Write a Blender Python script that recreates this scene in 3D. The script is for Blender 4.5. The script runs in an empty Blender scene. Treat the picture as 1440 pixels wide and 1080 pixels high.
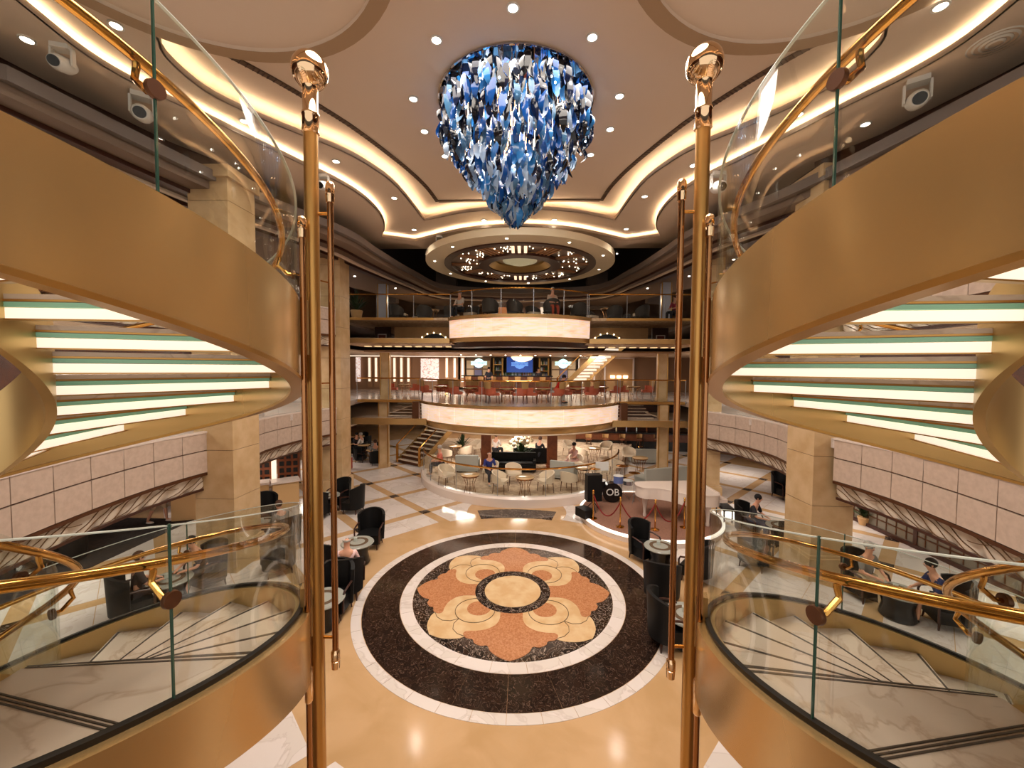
import bpy, bmesh, math, random
from mathutils import Vector, Matrix
from mathutils.geometry import tessellate_polygon
random.seed(7)
SC = bpy.context.scene
COL = SC.collection
PI = math.pi
R_ = math.radians

# ------------------------------------------------------------------ camera, world, light, exposure
EYE = 5.5
CAMX, YAW, PITCH, ROLL, FPX = 0.234, R_(1.688), R_(2.323), R_(0.361), 560.8
fwd = Vector((-math.sin(YAW)*math.cos(PITCH), math.cos(YAW)*math.cos(PITCH), -math.sin(PITCH)))
rt0 = Vector((math.cos(YAW), math.sin(YAW), 0)); up0 = rt0.cross(fwd)
rt = rt0*math.cos(ROLL)+up0*math.sin(ROLL); up = -rt0*math.sin(ROLL)+up0*math.cos(ROLL)
cam_d = bpy.data.cameras.new('camera'); cam = bpy.data.objects.new('camera', cam_d); COL.objects.link(cam)
cam_d.sensor_width = 36; cam_d.lens = 36*FPX/1440; cam_d.clip_start = 0.05; cam_d.clip_end = 200
M3 = Matrix((rt, up, -fwd)).transposed()
cam.matrix_world = Matrix.Translation((CAMX, 0, EYE)) @ M3.to_4x4()
SC.camera = cam

w = bpy.data.worlds.new('world'); SC.world = w; w.use_nodes = True
w.node_tree.nodes['Background'].inputs[0].default_value = (1.0, 0.90, 0.80, 1)
w.node_tree.nodes['Background'].inputs[1].default_value = 1.1  # added warm fill light entering through the open back
SC.view_settings.view_transform = 'Standard'; SC.view_settings.look = 'None'
SC.view_settings.gamma = 1; SC.view_settings.use_curve_mapping = False
SC.view_settings.exposure = 0.12
SC.cycles.use_adaptive_sampling = True; SC.cycles.adaptive_threshold = 0.03
SC.cycles.max_bounces = 7; SC.cycles.glossy_bounces = 4; SC.cycles.transmission_bounces = 6
SC.cycles.transparent_max_bounces = 12; SC.cycles.diffuse_bounces = 3
SC.cycles.sample_clamp_indirect = 4.0; SC.cycles.caustics_reflective = False; SC.cycles.caustics_refractive = False

WARM = (1.0, 0.90, 0.79)
def area(name, loc, size, power, color=WARM, rot=(0, 0, 0), size_y=None, spread=None):
    d = bpy.data.lights.new(name, 'AREA'); d.energy = power; d.color = color; d.size = size
    d.shape = 'DISK' if size_y is None else 'RECTANGLE'
    if size_y: d.size_y = size_y
    if spread: d.spread = spread
    o = bpy.data.objects.new(name, d); o.location = loc; o.rotation_euler = rot; COL.objects.link(o); return o
def spot(name, loc, power, angle=110, color=WARM, radius=.1, target=None):
    d = bpy.data.lights.new(name, 'SPOT'); d.energy = power; d.color = color; d.spot_size = R_(angle); d.spot_blend = .8
    d.shadow_soft_size = radius
    o = bpy.data.objects.new(name, d); o.location = loc; COL.objects.link(o)
    if target is not None:
        o.rotation_euler = (Vector(target)-Vector(loc)).to_track_quat('-Z', 'Y').to_euler()
    return o
# large soft fill lights added under the ceiling, with no fixture of their own
KEY = 1.0
area('ceiling_fill', (0, 9.6, 11.5), 6.0, 900*KEY)
area('ceiling_fill', (0, 3.0, 11.0), 4.0, 450*KEY)

def ray(x, y): return fwd + rt*((x-720)/FPX) + up*((540-y)/FPX)
def G(x, y, z=0.0):
    """where the sight line through a photo pixel meets the level z"""
    d = ray(x, y); t = (z-EYE)/d.z
    return Vector((CAMX+d.x*t, d.y*t, z))
def GY(x, y, Y):
    d = ray(x, y); t = Y/d.y
    return Vector((CAMX+d.x*t, Y, EYE+d.z*t))

# ------------------------------------------------------------------ materials
def lin(c):
    return tuple((v/255/12.92 if v/255 <= .04045 else ((v/255+.055)/1.055)**2.4) for v in c)
MATS = {}
def mat(name, rgb, rough=.5, metal=0, spec=None, emit=0, emit_rgb=None, coat=0, noise=None, transmission=0, alpha=1, ior=1.45, bump=0, bscale=40):
    if name in MATS: return MATS[name]
    m = bpy.data.materials.new(name); m.use_nodes = True; nt = m.node_tree; b = nt.nodes['Principled BSDF']
    c = lin(rgb)
    b.inputs['Base Color'].default_value = (*c, 1); b.inputs['Roughness'].default_value = rough
    b.inputs['Metallic'].default_value = metal; b.inputs['IOR'].default_value = ior
    if spec is not None: b.inputs['Specular IOR Level'].default_value = spec
    if coat: b.inputs['Coat Weight'].default_value = coat; b.inputs['Coat Roughness'].default_value = .05
    if emit:
        b.inputs['Emission Color'].default_value = (*lin(emit_rgb or rgb), 1); b.inputs['Emission Strength'].default_value = emit
    if transmission: b.inputs['Transmission Weight'].default_value = transmission
    if alpha < 1: b.inputs['Alpha'].default_value = alpha
    if noise:                                  # (scale, rgb2, low, high, detail, distortion)
        sc, rgb2, lo, hi = noise[:4]; det = noise[4] if len(noise) > 4 else 4; dis = noise[5] if len(noise) > 5 else 0
        tc = nt.nodes.new('ShaderNodeTexCoord'); n = nt.nodes.new('ShaderNodeTexNoise'); r = nt.nodes.new('ShaderNodeValToRGB')
        n.inputs['Scale'].default_value = sc; n.inputs['Detail'].default_value = det; n.inputs['Distortion'].default_value = dis
        nt.links.new(tc.outputs['Object'], n.inputs['Vector']); nt.links.new(n.outputs['Fac'], r.inputs['Fac'])
        r.color_ramp.elements[0].position = lo; r.color_ramp.elements[1].position = hi
        r.color_ramp.elements[0].color = (*c, 1); r.color_ramp.elements[1].color = (*lin(rgb2), 1)
        nt.links.new(r.outputs['Color'], b.inputs['Base Color'])
        if emit: nt.links.new(r.outputs['Color'], b.inputs['Emission Color'])
    if bump:
        tc = nt.nodes.new('ShaderNodeTexCoord'); n = nt.nodes.new('ShaderNodeTexNoise'); bp = nt.nodes.new('ShaderNodeBump')
        n.inputs['Scale'].default_value = bscale; bp.inputs['Strength'].default_value = bump
        nt.links.new(tc.outputs['Object'], n.inputs['Vector']); nt.links.new(n.outputs['Fac'], bp.inputs['Height']); nt.links.new(bp.outputs['Normal'], b.inputs['Normal'])
    MATS[name] = m; return m
def vein_mat(name, base, vein, scale, rough, width=.035, dis=2.0, base2=None):
    """marble: thin veins where a distorted noise crosses its middle"""
    m = bpy.data.materials.new(name); m.use_nodes = True; nt = m.node_tree; b = nt.nodes['Principled BSDF']
    b.inputs['Roughness'].default_value = rough
    tc = nt.nodes.new('ShaderNodeTexCoord'); geo = nt.nodes.new('ShaderNodeNewGeometry')
    n = nt.nodes.new('ShaderNodeTexNoise'); n.inputs['Scale'].default_value = scale; n.inputs['Detail'].default_value = 6; n.inputs['Distortion'].default_value = dis
    nt.links.new(geo.outputs['Position'], n.inputs['Vector'])
    r = nt.nodes.new('ShaderNodeValToRGB'); e = r.color_ramp.elements
    e[0].position = .5-width; e[0].color = (*lin(base), 1); e[1].position = .5+width; e[1].color = (*lin(base2 or base), 1)
    k = e.new(.5); k.color = (*lin(vein), 1)
    nt.links.new(n.outputs['Fac'], r.inputs['Fac']); nt.links.new(r.outputs['Color'], b.inputs['Base Color'])
    MATS[name] = m; return m

cream = mat('cream plaster', (222, 202, 182), .7)
cream2 = mat('cream lacquer disc', (222, 208, 178), .5)
soffit_m = mat('soffit plaster', (200, 176, 150), .7)
stone = mat('honey stone', (214, 172, 120), .35, noise=(1.5, (200, 156, 104), .35, .7, 6), bump=0)
pillar_m = mat('pillar stone', (205, 175, 135), .35, noise=(2.2, (188, 155, 112), .35, .65, 5))
beige = mat('beige marble floor', (190, 154, 114), .12, noise=(1.2, (178, 142, 100), .4, .65, 8, .6))
white_mb = vein_mat('white marble', (214, 202, 196), (196, 182, 174), 1.1, .12, .018, 1.2, (208, 196, 188))
dark_mb = vein_mat('dark emperador marble', (46, 31, 24), (112, 90, 76), 6.5, .10, .010, 1.6, (36, 25, 20))
dark_mb2 = vein_mat('black veined marble', (30, 24, 22), (190, 172, 156), 3.4, .08, .014, 3.4, (52, 36, 28))
rust = mat('rust granite', (160, 104, 68), .15, noise=(30, (184, 128, 90), .38, .62, 4))
sand = mat('sand marble', (206, 176, 136), .12, noise=(3, (196, 160, 116), .4, .6, 6))
line_m = mat('bronze inlay line', (84, 62, 34), .3, .6)
grout = mat('grout', (176, 150, 126), .6)
gold = mat('satin champagne gold', (208, 172, 118), .27, .72, noise=(.8, (198, 160, 104), .3, .7, 2))
gold_in = mat('pale gold inner face', (206, 176, 120), .3, .7)
brass = mat('polished brass', (214, 160, 84), .1, 1.0)
brass_d = mat('antique brass rod', (160, 114, 76), .16, 1.0)
gold_p = mat('brushed gold pole', (190, 146, 84), .3, .85)
chrome = mat('mirror gold chrome', (228, 196, 158), .05, 1.0)
bronze = mat('bronze trim', (96, 60, 38), .35, .5)
darkbr = mat('dark walnut band', (66, 36, 26), .3)
blackm = mat('black void', (16, 12, 12), .5)
walnut = mat('walnut veneer', (120, 66, 38), .3, noise=(3, (90, 46, 26), .3, .7, 6, 1.5))
wood_r = mat('red cherry wood', (150, 84, 48), .3, noise=(2.5, (120, 62, 34), .3, .7, 6, 1.5))
black_l = mat('black leather', (11, 10, 11), .5, spec=.3)
black_f = mat('black lacquer', (14, 12, 13), .25)
taupe = mat('taupe fabric', (176, 160, 142), .85)
cream_f = mat('cream upholstery', (222, 204, 180), .8)
grey_f = mat('pale grey sofa fabric', (168, 168, 160), .85)
coral = mat('coral leather', (182, 86, 58), .55)
tan_f = mat('tan rattan weave', (176, 136, 86), .7, bump=.3, bscale=60)
rattan = mat('dark rattan', (58, 52, 48), .7, bump=.4, bscale=80)
white_l = mat('white lacquer', (220, 204, 194), .15)
carpet = mat('mauve carpet', (150, 108, 88), .95, noise=(40, (120, 84, 70), .4, .6))
carpet2 = mat('taupe carpet', (160, 136, 112), .95, noise=(6, (190, 166, 138), .4, .6))
redv = mat('red velvet', (120, 18, 16), .7)
leafm = mat('leaf green', (48, 66, 34), .6)
glow_w = mat('lit white acrylic', (255, 240, 214), .4, emit=.85, emit_rgb=(255, 238, 214))
glow_l = mat('led strip', (255, 214, 150), .5, emit=26, emit_rgb=(255, 226, 186))
glow_f = mat('white floor led', (255, 244, 232), .5, emit=1.2, emit_rgb=(255, 240, 226))
lamp_m = mat('downlight lens', (255, 246, 230), .5, emit=14, emit_rgb=(255, 240, 220))
star_m = mat('tiny star bulb', (255, 236, 200), .5, emit=6, emit_rgb=(255, 232, 196))
greeng = mat('green glass edge', (150, 204, 172), .15, emit=.12, emit_rgb=(150, 205, 170))
steel = mat('brushed steel', (150, 150, 152), .3, .8)
panel_m = mat('ribbed ivory leather panel', (198, 176, 160), .55, noise=(9, (186, 164, 148), .35, .65, 3))
wave_m = mat('silvered wave relief', (226, 210, 192), .24, .3)
wave_l = mat('bronze wave line', (112, 84, 56), .35, .5)
night = mat('night window', (18, 22, 36), .15)
greyp = mat('grey painted band', (116, 104, 98), .6)
white_p = mat('white fixture plastic', (225, 222, 216), .4)
skin_m = mat('skin', (206, 150, 122), .5)
clear_b = mat('clear bottle glass', (210, 215, 205), .1, alpha=.6)
def glass_mat(name, tint, a, rough=.02):
    m = bpy.data.materials.new(name); m.use_nodes = True; nt = m.node_tree
    for n in list(nt.nodes): nt.nodes.remove(n)
    o = nt.nodes.new('ShaderNodeOutputMaterial'); mx = nt.nodes.new('ShaderNodeMixShader')
    t = nt.nodes.new('ShaderNodeBsdfTransparent'); g = nt.nodes.new('ShaderNodeBsdfGlossy'); fr = nt.nodes.new('ShaderNodeFresnel')
    t.inputs[0].default_value = (*tint, 1); g.inputs['Roughness'].default_value = rough; g.inputs['Color'].default_value = (1, 1, 1, 1)
    fr.inputs['IOR'].default_value = a
    mu = nt.nodes.new('ShaderNodeMath'); mu.operation = 'MULTIPLY'; mu.inputs[1].default_value = .4; mu.use_clamp = True
    mn = nt.nodes.new('ShaderNodeMath'); mn.operation = 'MINIMUM'; mn.inputs[1].default_value = .16
    nt.links.new(fr.outputs[0], mu.inputs[0]); nt.links.new(mu.outputs[0], mn.inputs[0]); nt.links.new(mn.outputs[0], mx.inputs[0]); nt.links.new(t.outputs[0], mx.inputs[1]); nt.links.new(g.outputs[0], mx.inputs[2])
    nt.links.new(mx.outputs[0], o.inputs['Surface']); MATS[name] = m; return m
glass = glass_mat('clear balustrade glass', (.95, .97, .955), 1.35)
glass_e = mat('glass edge', (52, 84, 72), .08, emit=0)
def alabaster():
    m = bpy.data.materials.new('backlit alabaster'); m.use_nodes = True; nt = m.node_tree; b = nt.nodes['Principled BSDF']
    geo = nt.nodes.new('ShaderNodeNewGeometry'); mp = nt.nodes.new('ShaderNodeMapping'); mp.inputs['Scale'].default_value = (1.2, 1.2, 9)
    n = nt.nodes.new('ShaderNodeTexNoise'); n.inputs['Scale'].default_value = 1.6; n.inputs['Detail'].default_value = 7
    r = nt.nodes.new('ShaderNodeValToRGB'); e = r.color_ramp.elements
    e[0].position = .3; e[0].color = (*lin((255, 196, 164)), 1); e[1].position = .62; e[1].color = (*lin((255, 240, 220)), 1)
    nt.links.new(geo.outputs['Position'], mp.inputs[0]); nt.links.new(mp.outputs[0], n.inputs['Vector']); nt.links.new(n.outputs['Fac'], r.inputs['Fac'])
    nt.links.new(r.outputs[0], b.inputs['Base Color']); nt.links.new(r.outputs[0], b.inputs['Emission Color']); b.inputs['Emission Strength'].default_value = .5
    b.inputs['Roughness'].default_value = .3
    MATS['backlit alabaster'] = m; return m
alab = alabaster()

# ------------------------------------------------------------------ mesh builder
class MB:
    def __init__(s): s.v = []; s.f = []
    def add(s, vs, fs):
        b = len(s.v); s.v += [tuple(p) for p in vs]; s.f += [tuple(i+b for i in f) for f in fs]; return s
    def box(s, cx, cy, cz, sx, sy, sz, rz=0, taper=1.0):
        c, n = math.cos(rz), math.sin(rz); vs = []
        for z, k in ((-.5, 1), (.5, taper)):
            for x, y in ((-.5, -.5), (.5, -.5), (.5, .5), (-.5, .5)):
                X, Y = x*sx*k, y*sy*k; vs.append((cx+X*c-Y*n, cy+X*n+Y*c, cz+z*sz))
        return s.add(vs, [(3, 2, 1, 0), (4, 5, 6, 7), (0, 1, 5, 4), (1, 2, 6, 5), (2, 3, 7, 6), (3, 0, 4, 7)])
    def sweep(s, secs, closed=False, caps=True):
        n = len(secs[0]); b = len(s.v)
        for q in secs: s.v += [tuple(p) for p in q]
        m = len(secs)
        for i in range(m if closed else m-1):
            j = (i+1) % m
            for k in range(n):
                l = (k+1) % n; s.f.append((b+i*n+k, b+i*n+l, b+j*n+l, b+j*n+k))
        if caps and not closed:
            s.f.append(tuple(b+k for k in range(n))[::-1]); s.f.append(tuple(b+(m-1)*n+k for k in range(n)))
        return s
    def tube(s, pts, r, n=8, closed=False):
        pts = [Vector(p) for p in pts]; secs = []; m = len(pts); prev = None
        for i, p in enumerate(pts):
            a = pts[(i-1) % m] if closed or i > 0 else p; c = pts[(i+1) % m] if closed or i < m-1 else p
            t = (c-a).normalized()
            if prev is None:
                u = t.orthogonal().normalized()
            else:
                u = (prev-t*prev.dot(t)).normalized()
            prev = u; v = t.cross(u); rr = r[i] if isinstance(r, (list, tuple)) else r
            secs.append([p+u*rr*math.cos(2*PI*k/n)+v*rr*math.sin(2*PI*k/n) for k in range(n)])
        return s.sweep(secs, closed)
    def lathe(s, prof, n=20, cx=0, cy=0, cz=0, a0=0, a1=2*PI):
        full = abs(a1-a0-2*PI) < 1e-6; m = n if full else n+1; secs = []
        for i in range(m):
            a = a0+(a1-a0)*i/n; secs.append([(cx+r*math.cos(a), cy+r*math.sin(a), cz+z) for r, z in prof])
        b = len(s.v); k = len(prof)
        for q in secs: s.v += q
        for i in range(n):
            j = (i+1) % m
            for l in range(k-1): s.f.append((b+i*k+l, b+j*k+l, b+j*k+l+1, b+i*k+l+1))
        return s
    def ringsec(s, prof, n, cx, cy, a0, a1):
        """closed profile turned through an arc, ends capped"""
        full = abs(a1-a0-2*PI) < 1e-6
        secs = [[(cx+r*math.cos(a0+(a1-a0)*i/n), cy+r*math.sin(a0+(a1-a0)*i/n), z) for r, z in prof] for i in range(n if full else n+1)]
        return s.sweep(secs, full)
    def prism(s, poly, z0, z1, holes=()):
        loops = [[Vector((p[0], p[1], 0)) for p in L] for L in [poly]+list(holes)]
        tris = tessellate_polygon(loops); flat = [p for L in loops for p in L]; n = len(flat)
        vs = [(p.x, p.y, z0) for p in flat]+[(p.x, p.y, z1) for p in flat]; fs = []
        for t in tris: fs.append(tuple(t)); fs.append(tuple(i+n for i in t[::-1]))
        o = 0
        for L in loops:
            k = len(L)
            for i in range(k): fs.append((o+i, o+(i+1) % k, o+(i+1) % k+n, o+i+n))
            o += k
        return s.add(vs, fs)
    def ball(s, cx, cy, cz, r, n=10, m=6, sx=1, sy=1, sz=1):
        b = len(s.v)
        s.v.append((cx, cy, cz-r*sz))
        for i in range(1, m):
            t = PI*i/m
            for k in range(n):
                a = 2*PI*k/n; s.v.append((cx+r*sx*math.sin(t)*math.cos(a), cy+r*sy*math.sin(t)*math.sin(a), cz-r*sz*math.cos(t)))
        s.v.append((cx, cy, cz+r*sz)); e = len(s.v)-1
        for k in range(n):
            l = (k+1) % n; s.f.append((b, b+1+l, b+1+k)); s.f.append((e, e-n+k, e-n+l))
            for i in range(m-2): s.f.append((b+1+i*n+k, b+1+i*n+l, b+1+(i+1)*n+l, b+1+(i+1)*n+k))
        return s
    def mesh(s, name, m, sm=40):
        me = bpy.data.meshes.new(name); me.from_pydata(s.v, [], s.f)
        bm = bmesh.new(); bm.from_mesh(me); bmesh.ops.recalc_face_normals(bm, faces=bm.faces); bm.to_mesh(me); bm.free()
        if sm:
            me.polygons.foreach_set('use_smooth', [True]*len(me.polygons)); me.set_sharp_from_angle(angle=R_(sm))
        me.materials.append(m); return me
    def build(s, name, m, parent=None, sm=40, **tags):
        o = bpy.data.objects.new(name, s.mesh(name, m, sm)); COL.objects.link(o)
        if parent is not None: o.parent = parent
        for k, v in tags.items(): o[k] = v
        return o
def tag(o, label, cat=None, group=None, kind=None):
    o['label'] = label
    if cat: o['category'] = cat
    if group: o['group'] = group
    if kind: o['kind'] = kind
    return o
def thing(name, label, cat, loc=(0, 0, 0), rz=0, group=None, kind=None):
    o = bpy.data.objects.new(name, None); COL.objects.link(o); o.location = loc; o.rotation_euler = (0, 0, rz); o.empty_display_size = .1
    return tag(o, label, cat, group, kind)
KIDS = {}
def kids(o):
    return [c for c in o.children]
def copy_tree(o, loc, rz, label, group=None):
    r = o.copy(); COL.objects.link(r); r.location = loc; r.rotation_euler = (0, 0, rz); r['label'] = label
    if group: r['group'] = group
    for ch in kids(o):
        c = ch.copy(); COL.objects.link(c); c.parent = r
        for g in kids(ch):
            d = g.copy(); COL.objects.link(d); d.parent = c
    return r
class Proto:
    """first call places the source itself, later calls place copies"""
    def __init__(s, root): s.root = root; s.used = False
    def place(s, loc, rz, label, group=None, scale=None):
        if s.used: o = copy_tree(s.root, loc, rz, label, group)
        else:
            s.used = True; o = s.root; o.location = loc; o.rotation_euler = (0, 0, rz); o['label'] = label
            if group: o['group'] = group
        if scale: o.scale = (scale,)*3
        return o
def arc(cx, cy, r, a0, a1, n): return [(cx+r*math.cos(R_(a0+(a1-a0)*i/n)), cy+r*math.sin(R_(a0+(a1-a0)*i/n))) for i in range(n+1)]
def smooth(pts, n=5, closed=False):
    """Catmull-Rom through the points"""
    out = []; m = len(pts); P = [Vector(p) for p in pts]
    for i in range(m if closed else m-1):
        p0 = P[(i-1) % m] if closed or i > 0 else P[i]; p1 = P[i]; p2 = P[(i+1) % m]; p3 = P[(i+2) % m] if closed or i < m-2 else p2
        for k in range(n):
            t = k/n; out.append(.5*((2*p1)+(p2-p0)*t+(2*p0-5*p1+4*p2-p3)*t*t+(3*p1-p0-3*p2+p3)*t**3))
    if not closed: out.append(P[-1])
    return [tuple(p) for p in out]
D6, D7 = 3.75, 7.9

# ------------------------------------------------------------------ floor of the atrium
MX, MY = 0.0, 9.62
floor = MB().box(0, 18, -.1, 44, 60, .2).build('floor', beige); tag(floor, 'polished beige marble floor of the atrium', 'floor', kind='structure')
RING = 4.95
def clip_out(poly, cx=MX, cy=MY, r=RING, circles=()):
    """densify a polygon and push the points inside a circle out to its rim; None when it vanishes"""
    dense = []
    n = len(poly)
    for i in range(n):
        a, b = Vector(poly[i]), Vector(poly[(i+1) % n]); k = max(1, int((b-a).length/.18))
        for j in range(k): dense.append(a.lerp(b, j/k))
    for (qx, qy, qr) in [(cx, cy, r)]+list(circles):
        inside = sum(((p.x-qx)**2+(p.y-qy)**2) < qr*qr for p in dense)
        if inside == len(dense): return None
        if inside > .8*len(dense): return None
        out = []
        for p in dense:
            d = math.hypot(p.x-qx, p.y-qy)
            if d < qr: p = Vector((qx+(p.x-qx)*qr/d, qy+(p.y-qy)*qr/d))
            out.append(p)
        dense = out
    # drop doubles
    res = []
    for p in dense:
        if not res or (p-res[-1]).length > .02: res.append(p)
    if len(res) < 3: return None
    area_ = abs(sum(res[i].x*res[(i+1) % len(res)].y-res[(i+1) % len(res)].x*res[i].y for i in range(len(res))))/2
    return [tuple(p) for p in res] if area_ > .06 else None
CAFE = (0.1, 20.4, 5.0); BAND = (4.85, 14.6, 2.5)
HS = 2.475/2; NB = .17   # half cell, half strip
rot45 = Matrix.Rotation(R_(45), 2)
tile_n = 0
smb = MB()
for i in range(-9, 10):
    for j in range(-12, 8):
        if (i+j) % 2: continue
        nx, ny = 1.75*i, 14.87+1.75*j
        if abs(nx) > 13 or ny < 1.5 or ny > 30: continue
        # the little dark square at each crossing of the tan strips
        c = clip_out([tuple(Vector((nx, ny))+rot45 @ Vector(p)) for p in ((-NB, -NB), (NB, -NB), (NB, NB), (-NB, NB))], circles=(CAFE, BAND))
        if c and math.hypot(nx-MX, ny-MY) > RING+.1: MB().prism(c, -.01, .006).build('dark_inset', dark_mb2, floor, sm=0)
        # cell above this node: centre at (nx, ny+1.75)
        cx_, cy_ = nx, ny+1.75
        if abs(cx_) > 12.5 or cy_ > 29: continue
        a = HS-NB
        for qx, qy in ((-1, -1), (0, -1), (-1, 0), (0, 0)):
            x0, x1 = (qx*a+.006, qx*a+a-.006); y0, y1 = (qy*a+.006, qy*a+a-.006)
            pts = [tuple(Vector((cx_, cy_))+rot45 @ Vector(p)) for p in ((x0, y0), (x1, y0), (x1, y1), (x0, y1))]
            c = clip_out(pts, circles=(CAFE, BAND, (0, 15.2, 1.9)) if cy_ > 12 else ())
            if not c: continue
            if tile_n < 285 and abs(cx_) < 11: MB().prism(c, -.01, .005).build('marble_tile', white_mb, floor, sm=0); tile_n += 1
            else: smb.prism(c, -.01, .005)
o = smb.build('far_marble_tiles', white_mb, floor, sm=0); o['kind'] = 'stuff'
def ring_tiles(name, r0, r1, n, m, z=.006, gap=.008, off=0, a0=0, a1=360, par=None, cx=MX, cy=MY):
    for k in range(n):
        s0 = a0+(a1-a0)*(k+off)/n; s1 = a0+(a1-a0)*(k+1+off)/n; g0 = math.degrees(gap/2/r1); q = max(3, int((s1-s0)/4))
        MB().prism(arc(cx, cy, r1, s0+g0, s1-g0, q)+arc(cx, cy, r0, s1-g0, s0+g0, q), -.01, z).build(name, m, par or floor, sm=0)
ring_tiles('white_border_tile', 3.50, 3.71, 40, white_mb)
ring_tiles('dark_marble_slab', 2.69, 3.49, 24, dark_mb, gap=.004)
ring_tiles('white_ring_tile', 2.40, 2.68, 24, white_mb, off=.5)
MB().prism(arc(MX, MY, 2.395, 0, 360, 96)[:-1], -.01, .004).build('black_marble_field', dark_mb2, floor, sm=0)
ring_tiles('curved_dark_inlay', 14.42-MY, 15.3-MY, 1, dark_mb2, a0=74.5, a1=105.5, z=.007)
# flower: four rust petals on the axes, four sand petals on the diagonals
def rotp(pts, a): c, s = math.cos(a), math.sin(a); return [(MX+x*c-y*s, MY+x*s+y*c) for x, y in pts]
half = [(0, 2.37), (.2, 2.28), (.38, 2.12), (.45, 1.97), (.58, 1.98), (.72, 1.90), (.76, 1.80), (.90, 1.76), (.98, 1.64), (.92, 1.55), (.74, 1.54), (.52, 1.48), (.34, 1.34), (.26, 1.16), (.25, .98), (.25, .84)]
rp = [(p[0], p[1]) for p in smooth([(a, b, 0) for a, b in half], 3)]
petal = rp+[(-x, y) for x, y in rp[::-1][:-1]]
sand_half = [(0, 2.37), (.28, 2.25), (.50, 2.02), (.58, 1.82), (.80, 1.58), (.96, 1.24), (.78, .84), (.4, .80), (.2, .86)]
sp = [(p[0], p[1]) for p in smooth([(a, b, 0) for a, b in sand_half], 3)]
spet = sp+[(-x, y) for x, y in sp[::-1][:-1]]
for k in range(4):
    sp_o = MB().prism(rotp(spet, PI/4+k*PI/2), -.01, .010).build('sand_petal', sand, floor, sm=0)
    a = PI/4+k*PI/2
    def P(x, y): return rotp([(x, y)], a)[0]
    c0 = P(0, 1.17)
    MB().tube([(x, y, .010) for x, y in arc(c0[0], c0[1], .45, 0, 360, 40)[:-1]], .009, 4, True).build('inlay_line', line_m, sp_o)
    for sx in (-1, 1):
        ln = [P(sx*x, y) for x, y in ((.0, 1.62), (.06, 1.80), (.2, 1.92), (.38, 1.94), (.54, 1.88))]
        MB().tube([(x, y, .010) for x, y in ln], .008, 4).build('inlay_line', line_m, sp_o)
    c1 = P(0, 1.06)
    MB().prism(arc(c1[0], c1[1], .27, 0, 360, 32)[:-1], .0, .012).build('rust_disc', rust, sp_o, sm=0)
    MB().prism(rotp(petal, k*PI/2), -.01, .013).build('rust_petal', rust, floor, sm=0)
ring_tiles('inner_dark_ring', .70, .92, 8, dark_mb2, z=.016, gap=.002)
MB().prism(arc(MX, MY, .69, 0, 360, 48)[:-1], -.01, .017).build('sand_centre_disc', sand, floor, sm=0)

# ------------------------------------------------------------------ ceilings
def mir(pts): return pts+[(-x, y) for x, y in pts[::-1]]
K = 1.17
rec0 = [(2.55, 12.83), (2.64, 11.88), (2.86, 10.90), (3.17, 9.94), (3.46, 9.16), (3.74, 8.54), (4.33, 7.52), (4.92, 6.69)]
rec0 = [(x*K, y*K) for x, y in rec0]
c1p = [(3.22, 13.72), (3.34, 11.19), (3.70, 9.95), (4.10, 9.25), (4.66, 8.65), (5.25, 7.95), (5.62, 7.30), (5.62, 6.50), (5.30, 5.75), (5.0, 3.0), (4.6, -2)]
c1p = [(x*K, y*K) for x, y in c1p]
c2p = [(4.0, 15.32), (5.1, 14.78), (4.62, 13.81), (4.36, 12.7), (4.36, 11.5), (4.62, 10.5), (5.12, 9.5), (5.62, 8.5), (6.05, 7.6), (6.42, 6.9), (6.6, 6.2), (6.5, 5.2), (6.2, 3), (6, -2)]
c2p = [(x*K, y*K) for x, y in c2p]
back1 = [(x*K, y*K) for x, y in ((0, 12.72), (1.7, 13.0))]
back2 = [(x*K, y*K) for x, y in ((0, 13.72), (1.3, 13.9), (2.4, 14.33))]
def loop(seq):
    h = [p[:2] for p in seq]; r = h+[(-x, y) for x, y in h[::-1] if abs(x) > 1e-6]
    # start at centre back, go right side to front, mirror back
    return r
def sm2(seq, n=4): return [(p[0], p[1]) for p in smooth([(a, b, 0) for a, b in seq], n)]
h1 = loop(sm2(back1+[c1p[0]], 4)[:-1]+sm2(c1p, 4))
h2 = loop(sm2(back2+[c2p[0]], 4)[:-1]+[c2p[0]]+sm2(c2p[1:], 4))
Z0, Z1, Z2 = EYE+6.2, EYE+5.845, EYE+5.62
ceil0 = MB().box(0, 9, Z0+.06, 17, 24, .12).build('ceiling', cream); tag(ceil0, 'cream upper ceiling field around the blue chandelier', 'ceiling', kind='structure')
ob = [(-8.6, -3.5), (8.6, -3.5), (8.6, 19), (-8.6, 19)]
tier1 = MB().prism(ob, Z1, Z1+.07, [h1]).build('ceiling_tier', cream); tag(tier1, 'cream ceiling tier around the first lit cove', 'ceiling', kind='structure')
edge = [(9.4, -3.5), (9.4, 7.2), (9.2, 8.2), (8.7, 10), (8.05, 11.2), (7.4, 13.2), (7.0, 16.4), (5.9, 17.4), (4.6, 18.9), (2.5, 19.9), (0, 20.2)]
ob2 = edge+[(-x, y) for x, y in edge[::-1] if x > 0]
tier2 = MB().prism(ob2, Z2, Z2+.07, [h2]).build('lower_ceiling_tier', cream); tag(tier2, 'cream lower ceiling tier outside the second lit cove', 'ceiling', kind='structure')
def offset(path, d):
    out = []; n = len(path)
    for i in range(n):
        a = Vector(path[(i-1) % n]); b = Vector(path[(i+1) % n]); t = (b-a).normalized(); out.append((path[i][0]+t.y*d, path[i][1]-t.x*d))
    return out
def orient(path):
    A = sum(path[i][0]*path[(i+1) % len(path)][1]-path[(i+1) % len(path)][0]*path[i][1] for i in range(len(path)))
    return path if A > 0 else path[::-1]
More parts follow.
